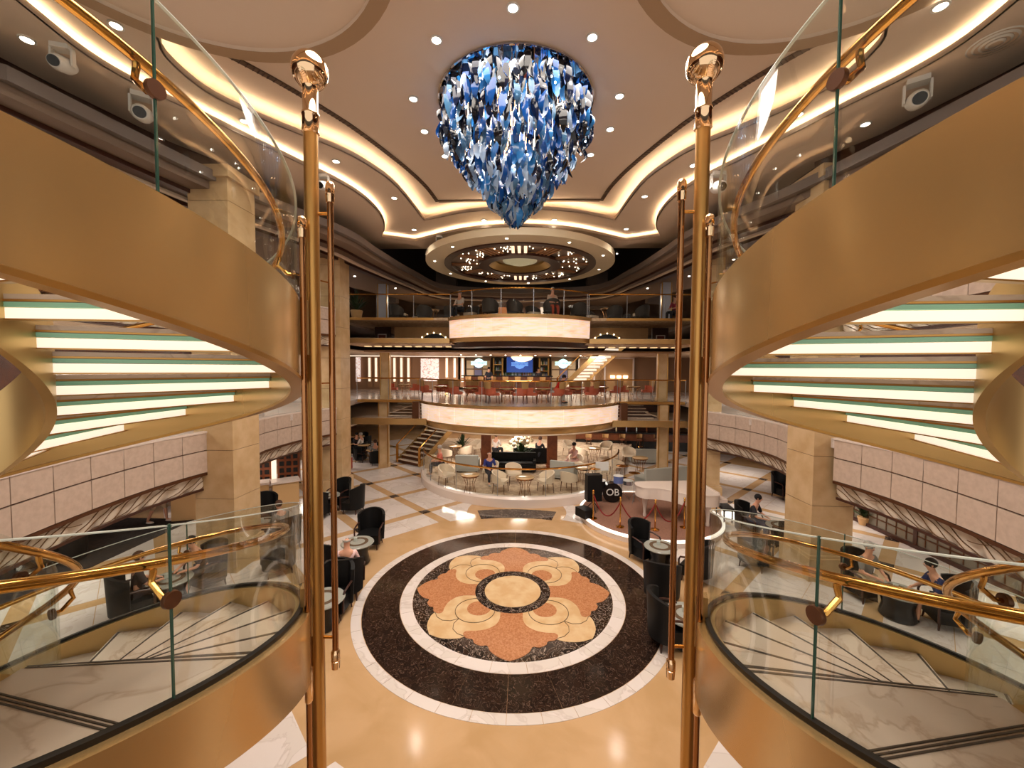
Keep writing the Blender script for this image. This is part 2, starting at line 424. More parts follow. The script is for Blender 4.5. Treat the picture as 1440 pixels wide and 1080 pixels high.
def wallring(path, z0, z1, t):
    p = orient(path); q = offset(p, t); m = MB(); n = len(p)
    m.sweep([[(p[i][0], p[i][1], z0), (p[i][0], p[i][1], z1), (q[i][0], q[i][1], z1), (q[i][0], q[i][1], z0)] for i in range(n)], closed=True)
    return m
wallring(h1, Z1, Z1+.12, .04).build('cove_lip', cream, tier1)
wallring(h2, Z2, Z2+.11, .04).build('cove_lip', cream, tier2)
def strip_pts(path, d, ymin, ymax): return [p for p in offset(orient(path), d)]
def led(path, d, z, parent):
    p = orient(path); a = offset(p, d); b = offset(p, d+.05)
    MB().sweep([[(a[i][0], a[i][1], z), (a[i][0], a[i][1], z+.03), (b[i][0], b[i][1], z+.03), (b[i][0], b[i][1], z)] for i in range(len(p))], closed=True).build('cove_light_strip', glow_l, parent)
led(h1, .07, Z1+.075, tier1); led(h2, .07, Z2+.075, tier2)
# recessed upper field: dark slot grilles along its border
slot = sm2(rec0, 5)
for sx in (-1, 1):
    m = MB(); q = []
    for i, (x, y) in enumerate(slot):
        j = min(i+1, len(slot)-1); l = max(i-1, 0); t = (Vector(slot[j])-Vector(slot[l])).normalized(); nx, ny = -t.y, t.x
        s = 1 if nx > 0 else -1
        q.append([(sx*x, y, Z0-.03), (sx*(x+nx*s*.13), y+ny*s*.13, Z0-.03), (sx*(x+nx*s*.13), y+ny*s*.13, Z0+.01), (sx*x, y, Z0+.01)])
    g = m.sweep(q).build('vent_slot', mat('slot brown', (98, 78, 62), .6), ceil0)
    s_ = MB()
    for i in range(0, len(slot)-1):
        a, b = Vector(slot[i]), Vector(slot[i+1]); nn = max(1, int((b-a).length/.09))
        for k in range(nn):
            p = a.lerp(b, k/nn); t = (b-a).normalized(); ang = math.atan2(t.y, t.x*sx)
            n_ = Vector((-t.y, t.x)); n_ = n_ if n_.x > 0 else -n_
            s_.box(sx*(p.x+n_.x*.065), p.y+n_.y*.065, Z0-.036, .02, .12, .014, ang)
    o = s_.build('vent_blades', darkbr, g); o['kind'] = 'stuff'
MB().box(0, rec0[0][1], Z0-.02, 2*rec0[0][0], .14, .05).build('back_slot', mat('slot brown2', (104, 82, 64), .6), ceil0)
# round domes over the two stairs
for sx, nm in ((-1, 'left'), (1, 'right')):
    d = MB().lathe([(0, .10), (2.2, .09), (2.3, .04), (2.75, .03), (2.78, -.02), (3.0, -.02), (3.0, .30)], 72, sx*4.3, 4.55, EYE+5.70).build('ceiling_dome', cream)
    MB().lathe([(2.76, -.03), (3.02, -.03), (3.02, .1), (2.76, .1)], 72, sx*4.3, 4.55, EYE+5.70).build('dome_rim_shade', mat('taupe rim shade', (170, 142, 112), .6), d)  # rim coloured darker to stand in for shading at the dish edge
    tag(d, 'round stepped ceiling dish over the %s spiral stair' % nm, 'ceiling', kind='structure')
# dark outer ceiling and brown bands
outer = MB().box(0, 18, 12.6, 44, 60, .1).build('outer_ceiling', blackm); tag(outer, 'dark ceiling beyond the cream tiers', 'ceiling', kind='structure')
for sx, nm in ((-1, 'left'), (1, 'right')):
    pth = [(9.45, -3.4), (9.45, 7.2), (9.25, 8.2), (8.75, 10), (8.15, 11.4)]
    P_ = sm2(pth, 4)
    b = MB().sweep([[(sx*x, y, Z2-.42), (sx*x, y, Z2+.06), (sx*(x+.18), y, Z2+.06), (sx*(x+.18), y, Z2-.42)] for x, y in P_]).build('trim_'+nm, darkbr)
    tag(b, 'dark walnut band under the %s edge of the cream ceiling' % nm, 'trim', kind='structure')
    MB().sweep([[(sx*(x+.05), y, Z2-.47), (sx*(x+.05), y, Z2-.42), (sx*(x+.5), y, Z2-.42), (sx*(x+.5), y, Z2-.47)] for x, y in P_]).build('trim_lip', greyp, b)
# stepped band ring of the gallery ceiling that runs round behind
ringp = [G(482, 322, EYE+5.0), G(530, 352, EYE+5.0), G(580, 381, EYE+5.0), G(630, 402, EYE+5.0)]
rp_ = [(-8.6, 6.5), (-7.7, 11)]+[(p.x, p.y) for p in ringp]
rr = [(abs(x), y) for x, y in rp_]+[(0, rp_[-1][1]+1.2)]
rs = sm2(rr, 6)
full = [(-x, y) for x, y in rs]+[(x, y) for x, y in rs[::-1][1:]]
def band(z0, z1, o0, o1, m, name, parent):
    secs = []
    for i, (x, y) in enumerate(full):
        c = Vector((x, y-12)); c = c.normalized() if c.length else Vector((0, 1))
        a = (x+c.x*o0, y+c.y*o0); b_ = (x+c.x*o1, y+c.y*o1)
        secs.append([(a[0], a[1], z0), (b_[0], b_[1], z0), (b_[0], b_[1], z1), (a[0], a[1], z1)])
    return MB().sweep(secs).build(name, m, parent)
rg = band(EYE+4.55, EYE+4.75, .0, 5.6, mat('gallery ceiling taupe', (120, 98, 82), .6), 'gallery_ceiling', None)
tag(rg, 'stepped taupe and brown ceiling ring over the upper gallery', 'ceiling', kind='structure')
band(EYE+4.75, EYE+5.0, -.2, .4, greyp, 'grey_band', rg)
band(EYE+4.45, EYE+4.55, .55, .95, darkbr, 'walnut_band', rg)
band(EYE+4.38, EYE+4.47, .95, 1.1, cream, 'cream_bead', rg)
band(EYE+4.45, EYE+4.55, 1.6, 2.0, darkbr, 'walnut_band', rg)
# far dark mass above the ring: night windows
m_ = MB()
for k, (x, y) in enumerate(((-12, 24), (-9, 27), (-5.5, 29.5), (5.5, 29.5), (9, 27), (12, 24))):
    m_ = MB().box(x, y, 11.2, 1.6, .3, 2.8, math.atan2(x, 20)); o = m_.build('upper_pillar', greyp); tag(o, 'grey pillar in the dark space above the gallery, %s' % ('leftmost', 'second from left', 'third from left', 'third from right', 'second from right', 'rightmost')[k], 'pillar')

# ------------------------------------------------------------------ walls
wl = MB().box(-15.2, 14, 6.2, .3, 46, 12.6).build('wall_left', walnut); tag(wl, 'dark panelled outer wall of the left galleries', 'wall', kind='structure')
wr = MB().box(15.2, 14, 6.2, .3, 46, 12.6).build('wall_right', walnut); tag(wr, 'dark panelled outer wall of the right galleries', 'wall', kind='structure')
wb = MB().box(0, 36, 6.2, 31, .3, 12.6).build('wall_back', mat('taupe back wall', (150, 118, 88), .5, noise=(.6, (120, 88, 62), .4, .6))); tag(wb, 'warm taupe rear wall behind the bar', 'wall', kind='structure')

# ------------------------------------------------------------------ side galleries (decks) with panel fascias
bayA = [(7.6, 5.0), (7.95, 6.2), (8.2, 7.6), (8.3, 9.0), (8.15, 10.3)]
bayA = [(6.6, 2.6), (7.15, 3.9)]+bayA
bayB = [(8.1, 11.5), (8.4, 12.8), (8.45, 13.8), (8.25, 15.2), (7.7, 16.6)]
bayC = [(7.7, 17.6), (8.3, 18.6), (8.6, 19.8)]
def resample(path, step):
    P = [Vector(p) for p in path]; L = [0]
    for i in range(1, len(P)): L.append(L[-1]+(P[i]-P[i-1]).length)
    n = max(1, round(L[-1]/step)); out = []
    for k in range(n+1):
        s = L[-1]*k/n; i = max(j for j in range(len(L)) if L[j] <= s+1e-9); i = min(i, len(P)-2)
        out.append(P[i].lerp(P[i+1], (s-L[i])/max(1e-9, L[i+1]-L[i])))
    return out
def gallery(sx, Z, lvl, side):
    path = bayA+bayB+bayC+[(8.8, 21), (8.8, 35.8), (15.2, 35.8), (15.2, -4), (6.2, -4)]
    pb = [(sx*x, y) for x, y in path]
    slab = MB().prism(pb, Z-.25, Z).build('gallery_deck', white_mb); tag(slab, '%s gallery deck on the %s side with ivory panel fascia' % (lvl, side), 'gallery', kind='structure')
    so = MB().prism([(sx*x, y) for x, y in [(x+.35, y) for x, y in bayA+bayB+bayC]+[(9.2, 21), (9.2, 35.6), (15, 35.6), (15, -3.8), (6.8, -3.8)]], Z-1.52, Z-1.44).build('gallery_soffit', soffit_m, slab)
    for bay in (bayA, bayB, bayC):
        sm_ = sm2(bay, 6); pts = resample(sm_, .72)
        for i in range(len(pts)-1):
            a, b = pts[i], pts[i+1]; c = (a+b)/2; t = (b-a); ln = t.length; ang = math.atan2(t.y, t.x*sx)
            for z0, z1 in ((Z-.47, Z-.02), (Z-1.06, Z-.49)):
                MB().box(sx*c.x, c.y, (z0+z1)/2, ln-.02, .06, z1-z0-.01, ang).build('fascia_panel', panel_m, slab)
        # bronze backing, top cap, and the wave relief band set back below
        def bandr(z0, z1, i0, i1, m, nm):
            q = []
            for i, p in enumerate(sm_):
                a = Vector(sm_[max(i-1, 0)]); b = Vector(sm_[min(i+1, len(sm_)-1)]); t = (b-a).normalized(); n = Vector((t.y, -t.x))
                n = n if n.x > 0 else -n
                A = Vector(p)+n*i0; B = Vector(p)+n*i1
                q.append([(sx*A.x, A.y, z0), (sx*B.x, B.y, z0), (sx*B.x, B.y, z1), (sx*A.x, A.y, z1)])
            return MB().sweep(q).build(nm, m, slab)
        bandr(Z-1.08, Z-.01, .01, .05, bronze, 'fascia_backing')
        bandr(Z-.02, Z+.03, -.05, .12, white_l, 'fascia_cap')
        bandr(Z-1.14, Z-1.07, -.03, .2, bronze, 'bronze_lip')
        bandr(Z-1.56, Z-1.50, .08, .3, darkbr, 'lower_lip')
        L = resample(sm_, .05); n = len(L); q = []
        def nrm(i):
            a, b = L[max(i-1, 0)], L[min(i+1, n-1)]; tt = (b-a).normalized(); nn = Vector((tt.y, -tt.x)); return nn if nn.x > 0 else -nn
        rows = 6; wm = MB(); b0 = 0
        for i in range(n):
            nn = nrm(i)
            for r_ in range(rows+1):
                zz = Z-1.50+.36*r_/rows; o_ = .13-.035*math.sin(i*.05*2*PI/.55-(r_/rows)*2.6)
                p = L[i]+nn*o_; wm.v.append((sx*p.x, p.y, zz))
        for i in range(n-1):
            for r_ in range(rows): a = i*(rows+1)+r_; wm.f.append((a, a+1, a+rows+2, a+rows+1))
        wv = wm.build('wave_band', wave_m, slab, 80)
        mw = MB()
        for w0 in range(-16, n, 5):
            kind = (w0//5) % 9; pts3 = []; ln = 18 if kind != 8 else 12
            for k in range(ln):
                i = w0+k
                if i < 0 or i >= n: continue
                t = k/(ln-1); zz = Z-1.49+.34*(.5-.5*math.cos(PI*t))+.025*math.sin(t*9+w0)
                if kind == 8: zz = Z-1.15-.16*math.sin(PI*t*.5)
                p = L[i]+nrm(i)*.085; pts3.append((sx*p.x, p.y, max(Z-1.5, min(Z-1.14, zz))))
            if len(pts3) > 3: mw.tube(pts3, .009, 4)
        if mw.v: o = mw.build('wave_ridges', wave_l, wv); o['kind'] = 'stuff'
        # glass balustrade with brass rail
        gl = bandr(Z+.03, Z+1.02, .05, .065, glass, 'glass_panel')
        rl = []
        for p in sm_: rl.append((sx*(p[0]+.06), p[1], Z+1.07))
        MB().tube(rl, .03, 8).build('handrail', brass, slab)
    return slab
for sx, side in ((-1, 'left'), (1, 'right')):
    gallery(sx, D6, 'middle', side)
    gallery(sx, D7, 'upper', side)

# big stone pillars between the fascia bays
def pillar(x, y, wdt, top, label, blocks=1.3):
    t = thing('stone_pillar', label, 'pillar', (x, y, 0))
    z = .55
    MB().box(0, 0, .3, wdt+.16, wdt+.16, .6).build('plinth', pillar_m, t)
    MB().box(0, 0, .63, wdt+.10, wdt+.10, .08).build('plinth_moulding', pillar_m, t)
    z = .67
    while z < top-.01:
        h = min(blocks, top-z); MB().box(0, 0, z+h/2, wdt, wdt, h-.012).build('stone_block', pillar_m, t, sm=0); z += h
    MB().box(0, 0, top/2, wdt-.03, wdt-.03, top-.1).build('core', bronze, t)
    MB().box(0, 0, top-.15, wdt+.18, wdt+.18, .3).build('capital', pillar_m, t)
    return t
pillar(-7.95, 10.75, 1.05, EYE+5.14, 'large honey stone pillar between the left fascia bays beside the left stair')
pillar(8.25, 10.95, 1.05, EYE+5.14, 'large honey stone pillar between the right fascia bays beside the right stair')
pillar(-7.95, 17.1, .9, EYE+5.0, 'farther honey stone pillar behind the two left poles')
pillar(7.95, 17.1, .9, EYE+5.0, 'farther honey stone pillar behind the right pole near the piano')

# ------------------------------------------------------------------ spiral stairs
XS, AX, YA, RO, RI = .054, 3.87, 2.414, 2.348, .71
def HP(phi, r, z, sx):
    a = R_(phi); return (XS+sx*(AX-r*math.cos(a)), YA+r*math.sin(a), EYE+z)
def up_bot(p): return .12-.0098*p
def up_top(p): return .735-.0078*p if p < 30 else .501-.0098*(p-30)
def lo_top(p): return -1.87-.0108*p
def lo_bot(p): return -2.38-.0160*p if p < 30 else -2.86-.0108*(p-30)
def ribbon(f0, f1, p0, p1, r0, r1, sx, n=90):
    m = MB()
    m.sweep([[HP(p, r0, f0(p), sx), HP(p, r1, f0(p), sx), HP(p, r1, f1(p), sx), HP(p, r0, f1(p), sx)] for p in (p0+(p1-p0)*i/n for i in range(n+1))])
    return m
def curve_tube(fz, p0, p1, r, rad, sx, n=60):
    return MB().tube([HP(p, r, fz(p), sx) for p in (p0+(p1-p0)*i/n for i in range(n+1))], rad, 10)
def sector(m, pa, pb, r0, r1, z0, z1, sx):
    q = max(2, int(abs(pb-pa)/4)); secs = []
    for i in range(q+1):
        p = pa+(pb-pa)*i/q; secs.append([HP(p, r0, z0, sx), HP(p, r1, z0, sx), HP(p, r1, z1, sx), HP(p, r0, z1, sx)])
    return m.sweep(secs)
def seam_edge(p, fz0, h, r, sx, parent, name='glass_edge'):
    a = Vector(HP(p, r, fz0(p), sx)); return MB().box(a.x, a.y, a.z+h/2, .010, .010, h, 0).build(name, glass_e, parent)
def bracket(p, fz, rg_, rr_, sx, parent):
    """round disc clamped on the glass with a curved arm up to the handrail"""
    a = Vector(HP(p, rg_, fz(p)-.17, sx)); b = Vector(HP(p, rr_, fz(p), sx)); n = Vector((a.x-b.x, a.y-b.y, 0)).normalized()
    d = MB().tube([a-n*.012, a-n*.004, a+n*.016], [.043, .046, .043], 24).build('bracket_disc', bronze, parent)
    MB().tube([a, a-n*.05+Vector((0, 0, .0)), b+Vector((0, 0, -.10))-n*.015, b+Vector((0, 0, -.045)), b], .016, 8).build('bracket_arm', brass, parent)
marb_step = vein_mat('step marble', (228, 208, 190), (204, 180, 160), 1.3, .22, .03, 1.2, (222, 202, 184))
strip_d = mat('dark nosing strip', (70, 58, 48), .5)
for sx, side in ((-1, 'left'), (1, 'right')):
    # ---------------- upper flight
    st = thing('spiral_stair', 'champagne gold spiral flight with lit risers sweeping overhead on the %s' % side, 'staircase')
    ribbon(up_bot, up_top, -75, 175, RO-.07, RO, sx, 120).build('outer_stringer', gold, st, sm=50)
    ribbon(lambda p: up_bot(p)-.03, up_bot, -75, 175, RO-.10, RO+.015, sx, 120).build('stringer_edge', gold_p, st, sm=50)
    ribbon(lambda p: up_bot(p)+.02, lambda p: up_bot(p)+.66, -75, 215, RI-.06, RI+.0, sx, 120).build('inner_stringer', gold_in, st, sm=50)
    for n in range(-6, 9):
        p = 41+17*n; z = .03-.178*n-.04
        tr = sector(MB(), p-1.5, p+17.2, RI, RO-.07, z+.075, z+.11, sx).build('tread', marb_step, st, sm=30)
        sector(MB(), p-1.0, p+16.8, RI, RO-.07, z+.045, z+.075, sx).build('tread_soffit', soffit_m, tr, sm=30)
        sector(MB(), p-1.2, p+.2, RI, RO-.08, z-.048, z+.022, sx).build('lit_riser', glow_w, st, sm=0)
        sector(MB(), p-1.6, p+.3, RI, RO-.08, z+.026, z+.058, sx).build('green_glass_strip', greeng, st, sm=0)
        sector(MB(), p-1.9, p+.5, RI, RO-.08, z-.058, z-.048, sx).build('riser_rail', gold_p, st, sm=0)
        sector(MB(), p-1.9, p+.5, RI, RO-.08, z+.062, z+.076, sx).build('riser_rail', gold_p, st, sm=0)
    gt = lambda p: up_top(p)+.93
    for a, b in ((-75, -12.6), (-11.7, 92), (93, 175)):
        ribbon(lambda p: up_top(p)-.02, gt, a, b, RO-.045, RO-.03, sx, 60).build('glass_panel', glass, st)
        ribbon(gt, lambda p: gt(p)+.006, a, b, RO-.047, RO-.028, sx, 60).build('glass_top_edge', mat('polished glass rim', (214, 222, 214), .1), st)
    seam_edge(-12.15, lambda p: up_top(p)-.02, .95, RO-.036, sx, st)
    rz_ = lambda p: up_top(p)+.67
    curve_tube(rz_, -75, 175, RO-.15, .027, sx, 120).build('handrail', brass, st)
    for p in (-60, -12.15, 40, 92, 140): bracket(p, rz_, RO-.036, RO-.15, sx, st)
    ig = lambda p: up_bot(p)+.66+.9
    # ---------------- lower flight with its landing
    lf = thing('spiral_stair', 'lower marble spiral flight going down from the %s landing' % side, 'staircase')
    ribbon(lo_bot, lo_top, -48, 300, RO-.02, RO+.05, sx, 160).build('outer_stringer', gold, lf, sm=50)
    ribbon(lambda p: lo_top(p)-.002, lambda p: lo_top(p)+.03, -48, 300, RO-.055, RO-.015, sx, 160).build('glazing_channel', blackm, lf, sm=50)
    ribbon(lambda p: lo_top(p)-.62, lambda p: lo_top(p)-.005, 8, 300, RO-.09, RO-.02, sx, 150).build('inner_face', gold_in, lf, sm=50)
    ribbon(lambda p: lo_top(p)-.55, lambda p: lo_top(p)-.14, -30, 300, RI-.06, RI, sx, 150).build('inner_stringer', gold_in, lf, sm=50)
    zl = -2.03
    ld = MB()
    poly = [HP(p, RO-.02, 0, sx)[:2] for p in range(8, -49, -4)]+[(XS+sx*(AX-1.2), YA-3.6), (XS+sx*(AX+3.2), YA-3.6), (XS+sx*(AX+3.2), YA+.2)]+[HP(p, RI, 0, sx)[:2] for p in range(-30, 9, 6)]
    ld.prism(poly, EYE+zl-.2, EYE+zl); ldo = ld.build('landing', marb_step, lf, sm=30)
    for dr in (-.024, 0, .024):
        a = Vector(HP(-10.5, RI, zl+.004, sx)); b = Vector(HP(-10.5, RO-.07, zl+.004, sx)); t = (b-a).normalized(); n = Vector((-t.y, t.x, 0))
        MB().tube([a+n*dr, b+n*dr], .006, 4).build('nosing_strip', strip_d, ldo)
    zs = [zl]+[-2.30, -2.49, -2.67, -2.85, -3.03, -3.205]+[-3.205-.178*k for k in range(1, 12)]
    for n, z in enumerate(zs):
        p = 8+17.2*n if n else 8
        if n < len(zs) and EYE+z > .1 and n > 0:
            tr = sector(MB(), p-17.2-1.2, p, RI, RO-.05, z-.05, z, sx).build('tread', marb_step, lf, sm=30)
            sector(MB(), p-1.0, p-.4, RI+.05, RO-.1, z, z+.004, sx).build('nosing_strip', strip_d, tr)
        elif n == 0:
            sector(MB(), p-.9, p-.3, RI+.02, RO-.06, z, z+.004, sx).build('nosing_strip', strip_d, ldo)
            sector(MB(), p-2.0, p-1.5, RI+.02, RO-.06, z, z+.004, sx).build('nosing_strip', strip_d, ldo)
        zn = zs[n+1] if n+1 < len(zs) else z-.178
        sector(MB(), p-1.3, p-.9, RI, RO-.05, zn, z-.04, sx).build('riser', marb_step, lf, sm=0)
    gt2 = lambda p: lo_top(p)+.93
    for a, b in ((-48, -12.3), (-11.7, 92), (92.6, 196), (197, 290)):
        ribbon(lambda p: lo_top(p)+.0, gt2, a, b, RO-.045, RO-.03, sx, 60).build('glass_panel', glass, lf)
        ribbon(gt2, lambda p: gt2(p)+.006, a, b, RO-.047, RO-.028, sx, 60).build('glass_top_edge', mat('polished glass rim', (214, 222, 214), .1), lf)
    seam_edge(-12.0, lo_top, .94, RO-.036, sx, lf); seam_edge(92.3, lo_top, .94, RO-.036, sx, lf)
    rz2 = lambda p: lo_top(p)+.72
    curve_tube(rz2, -48, 290, RO-.15, .027, sx, 140).build('handrail', brass, lf)
    for p in (-12, 92.3, 180): bracket(p, rz2, RO-.036, RO-.15, sx, lf)
    # inner balustrade: small glass cylinder with its own handrail
    ribbon(lambda p: lo_top(p)-.14, lambda p: lo_top(p)+.80, -60, 250, RI-.045, RI-.03, sx, 90).build('inner_glass', glass, lf)
    ri2 = lambda p: -1.17-.0098*p
    MB().tube([HP(p, RI+.08, ri2(p), sx) for p in range(-90, 251, 5)], .027, 10).build('inner_handrail', brass, lf)
    for p in (10, 70): bracket(p, ri2, RI-.03, RI+.08, sx, lf)

# ------------------------------------------------------------------ gold poles
def pole(x, y, z0, z1, r, label, ball=False):
    t = thing('gold_pole', label, 'pole', (x, y, z0))
    h = z1-z0
    MB().lathe([(r, 0), (r, h)], 24).build('shaft', gold_p if ball else brass_d, t)
    if ball:
        MB().lathe([(r, h-.02), (r+.012, h-.01), (r+.006, h+.12), (r+.012, h+.13), (r+.012, h+.15), (r+.004, h+.16), (r+.004, h+.36), (r+.008, h+.37), (r-.0, h+.40)], 24).build('collar', chrome, t)
        MB().ball(0, 0, h+.50, .145, 24, 14, sz=1.05).build('ball_finial', chrome, t)
    else:
        for zz in (0, h-.16):
            MB().lathe([(0, zz-.01), (r+.008, zz), (r+.012, zz+.07), (r+.004, zz+.075), (r+.004, zz+.085), (r+.012, zz+.09), (r+.012, zz+.15), (r, zz+.17), (0, zz+.17)], 20).build('connector', chrome, t)
    return t
def bar(p, q, r, name, m, parent, loc):
    L = Vector(loc); return MB().tube([Vector(p)-L, Vector(q)-L], r, 10).build(name, m, parent)
for sx, side in ((-1, 'left'), (1, 'right')):
    px, py = XS+sx*1.635, 3.40
    a = pole(px, py, 0, EYE+1.98, .058, 'tall thick gold pole with a mirror ball finial beside the %s stair' % side, True)
    for z0, z1 in ((EYE+.10, EYE+.56), (EYE-2.36, EYE-1.92)):
        g = MB(); a1 = Vector((px, py, 0)); a2 = Vector(HP(24, RO, -EYE, sx)); c = (a1+a2)/2; d = a2-a1
        g.box(c.x-px, c.y-py, (z0+z1)/2, d.length+.06, .10, z1-z0, math.atan2(d.y, d.x)).build('stringer_bracket', gold, a)
    x2, y2 = XS+sx*1.655, 3.28
    b = pole(x2, y2, 0, EYE+1.22, .024, 'slim antique brass rod tight against the thick pole on the %s' % side)
    for z0 in (EYE-2.9,):
        MB().lathe([(.024, z0), (.036, z0+.02), (.036, z0+.3), (.024, z0+.32)], 16).build('coupling', chrome, b)
    x3, y3 = XS+sx*1.475, 3.40
    c = pole(x3, y3, EYE-2.68, EYE+1.55, .026, 'slim hanging brass rod ending in the air, on the atrium side of the %s pole' % side)
    for z in (EYE+1.3, EYE-2.4):
        bar((x3, y3, z), (px, py, z), .014, 'spacer_bar', brass, c, (x3, y3, EYE-2.68))

# ------------------------------------------------------------------ blue glass chandelier
ch = thing('chandelier', 'huge inverted cone chandelier of blue, navy and clear glass leaves', 'chandelier', (0, 9.62, Z0))
MB().lathe([(0, -.005), (1.77, -.005), (1.80, -.02), (1.80, -.05), (1.77, -.06), (1.765, -.03), (0, -.03)], 64).build('mirror_canopy', mat('mirror canopy', (190, 190, 200), .03, 1.0), ch)
def bluemat(name, rgb, em): return mat(name, rgb, .12, 0, alpha=.86, emit=em, emit_rgb=rgb, ior=1.5)
bl = [mat('navy glass leaf', (10, 18, 40), .12), mat('deep blue glass leaf', (16, 62, 124), .12), mat('azure glass leaf', (40, 112, 176), .12, alpha=.85), mat('steel blue glass leaf', (64, 104, 138), .12, alpha=.8), mat('clear glass leaf', (170, 190, 212), .1, alpha=.6), mat('black glass leaf', (12, 12, 18), .1)]
prof = [(0, 1.70), (-.7, 1.74), (-1.1, 1.62), (-1.5, 1.20), (-1.95, .78), (-2.3, .44), (-2.62, .12)]
def rad_at(z):
    for (z0, r0), (z1, r1) in zip(prof, prof[1:]):
        if z1 <= z <= z0: return r0+(r1-r0)*(z-z0)/(z1-z0)
    return .15
def leaf_mb(m, x, y, z, a, s, tl, wd):
    n = 5; secs = []
    ca, sa = math.cos(a), math.sin(a)
    for i in range(n+1):
        t = i/n; wv = wd*(math.sin(PI*min(1, .12+t*.86))**.6); cv = .05*math.sin(PI*t)*tl*4
        zc = z+s*(.5-t); ox = cv
        secs.append([(x+ca*-wv+sa*ox, y+sa*-wv-ca*ox, zc), (x+sa*(ox+.014), y-ca*(ox+.014), zc), (x+ca*wv+sa*ox, y+sa*wv-ca*ox, zc), (x+sa*(ox-.004), y-ca*(ox-.004), zc)])
    return m.sweep(secs)
leafmesh = []
for mi, mm in enumerate(bl):
    for v in range(3):
        m = MB(); leaf_mb(m, 0, 0, 0, 0, 1, (-.8, .3, 1)[v], .17); leafmesh.append((m.mesh('glass_leaf', mm, 60), mi))
rnd = random.Random(3); pos = []
for k in range(1250):
    z = -2.62*rnd.random()**.85
    if rnd.random() < .22: z = -.15-.6*rnd.random()
    a = rnd.random()*2*PI; r = rad_at(z)*(1-.22*rnd.random()**2)
    if k % 6 == 0: r *= rnd.random()**.5
    pos.append((r*math.cos(a), r*math.sin(a), z))
pos.sort(key=lambda p: p[1])          # those facing the camera side first
rest = [MB() for _ in bl]
def pickm(z):
    t = -z/2.6; q = rnd.random()
    if t < .42: return 0 if q < .26 else 5 if q < .44 else 1 if q < .66 else 2 if q < .80 else 3 if q < .96 else 4
    if t < .7: return 0 if q < .2 else 5 if q < .26 else 1 if q < .5 else 2 if q < .66 else 3 if q < .82 else 4
    return 0 if q < .1 else 1 if q < .34 else 2 if q < .48 else 3 if q < .64 else 4
for k, (x, y, z) in enumerate(pos):
    mi = pickm(z); s = rnd.uniform(.26, .50); yaw = rnd.uniform(-.9, .9)+math.atan2(x, -y+1e-6)*0
    if k < 300:
        me = leafmesh[mi*3+rnd.randrange(3)][0]; o = bpy.data.objects.new('glass_leaf', me); COL.objects.link(o); o.parent = ch
        o.location = (x, y, z-.05); o.rotation_euler = (rnd.uniform(-.15, .15), rnd.uniform(-.25, .25), yaw); o.scale = (s*1.05, s, s)
    else: leaf_mb(rest[mi], x, y, z-.05, rnd.uniform(-1.2, 1.2), s, rnd.uniform(-1, 1), s*.16)
for mi, m in enumerate(rest): o = m.build('glass_leaves', bl[mi], ch, 60); o['kind'] = 'stuff'
m = MB()
for k in range(150):
    a = rnd.random()*2*PI; r = 1.6*rnd.random()**.5
    m.box(r*math.cos(a), r*math.sin(a), -.3-.2*rnd.random(), .012, .012, .7)
o = m.build('hanging_rods', chrome, ch); o['kind'] = 'stuff'
m = MB()
bulb = mat('cool chandelier bulb', (210, 235, 255), .4, emit=12, emit_rgb=(190, 225, 255))
for k in range(40):
    z = -.4-1.6*rnd.random(); a = -PI*rnd.random(); r = rad_at(z)*1.0
    m.ball(r*math.cos(a), r*math.sin(a), z, .022, 6, 4)
o = m.build('bulbs', bulb, ch); o['kind'] = 'stuff'
for k, (x, y, z) in enumerate(((0, 0, -.9), (.7, -.3, -.7), (-.7, -.3, -.7))):
    d = bpy.data.lights.new('chandelier_light', 'POINT'); d.energy = 9; d.color = (.75, .88, 1); d.shadow_soft_size = .15
    o = bpy.data.objects.new('chandelier_light', d); o.parent = ch; o.location = (x, y, z); COL.objects.link(o)

# ------------------------------------------------------------------ starburst ceiling disc over the far balcony
SCX, SCY, SZ = 0.0, 19.7, EYE+5.0
sd = thing('starburst_ceiling_disc', 'round cream ceiling drum with brown rings, tiny bulbs and radiating slats', 'ceiling feature', (SCX, SCY, SZ))
MB().ringsec([(3.62, 0), (4.5, 0), (4.5, .28), (3.62, .28)], 96, 0, 0, 0, 2*PI).build('cream_rim', cream2, sd)
MB().ringsec([(3.32, -.06), (3.64, -.06), (3.64, .06), (3.32, .06)], 96, 0, 0, 0, 2*PI).build('outer_brown_ring', darkbr, sd)
MB().ringsec([(1.50, -.06), (1.98, -.06), (1.98, .06), (1.50, .06)], 72, 0, 0, 0, 2*PI).build('inner_brown_ring', darkbr, sd)
MB().ringsec([(1.98, .10), (3.32, .10), (3.32, .16), (1.98, .16)], 96, 0, 0, 0, 2*PI).build('star_panel', mat('star panel', (128, 110, 98), .3), sd)
MB().ringsec([(1.2, .22), (1.5, .0), (1.5, .3), (1.2, .3)], 72, 0, 0, 0, 2*PI).build('gold_ring', gold_in, sd)
MB().lathe([(0, .3), (1.22, .3), (1.22, .36), (0, .36)], 48).build('inner_cove', mat('inner cove', (196, 172, 140), .5), sd)
for k, (r0, r1, z) in enumerate(((.0, .30, -.0), (.30, .48, .05), (.48, .66, .10), (.66, .84, .16))):
    MB().lathe([(r0, z-.02), (r1-.02, z+.03), (r1, z+.06), (r0, z+.05)], 40).build('glass_bowl_tier', mat('frosted bowl', (214, 206, 170), .3, emit=.25, emit_rgb=(226, 214, 170)), sd)
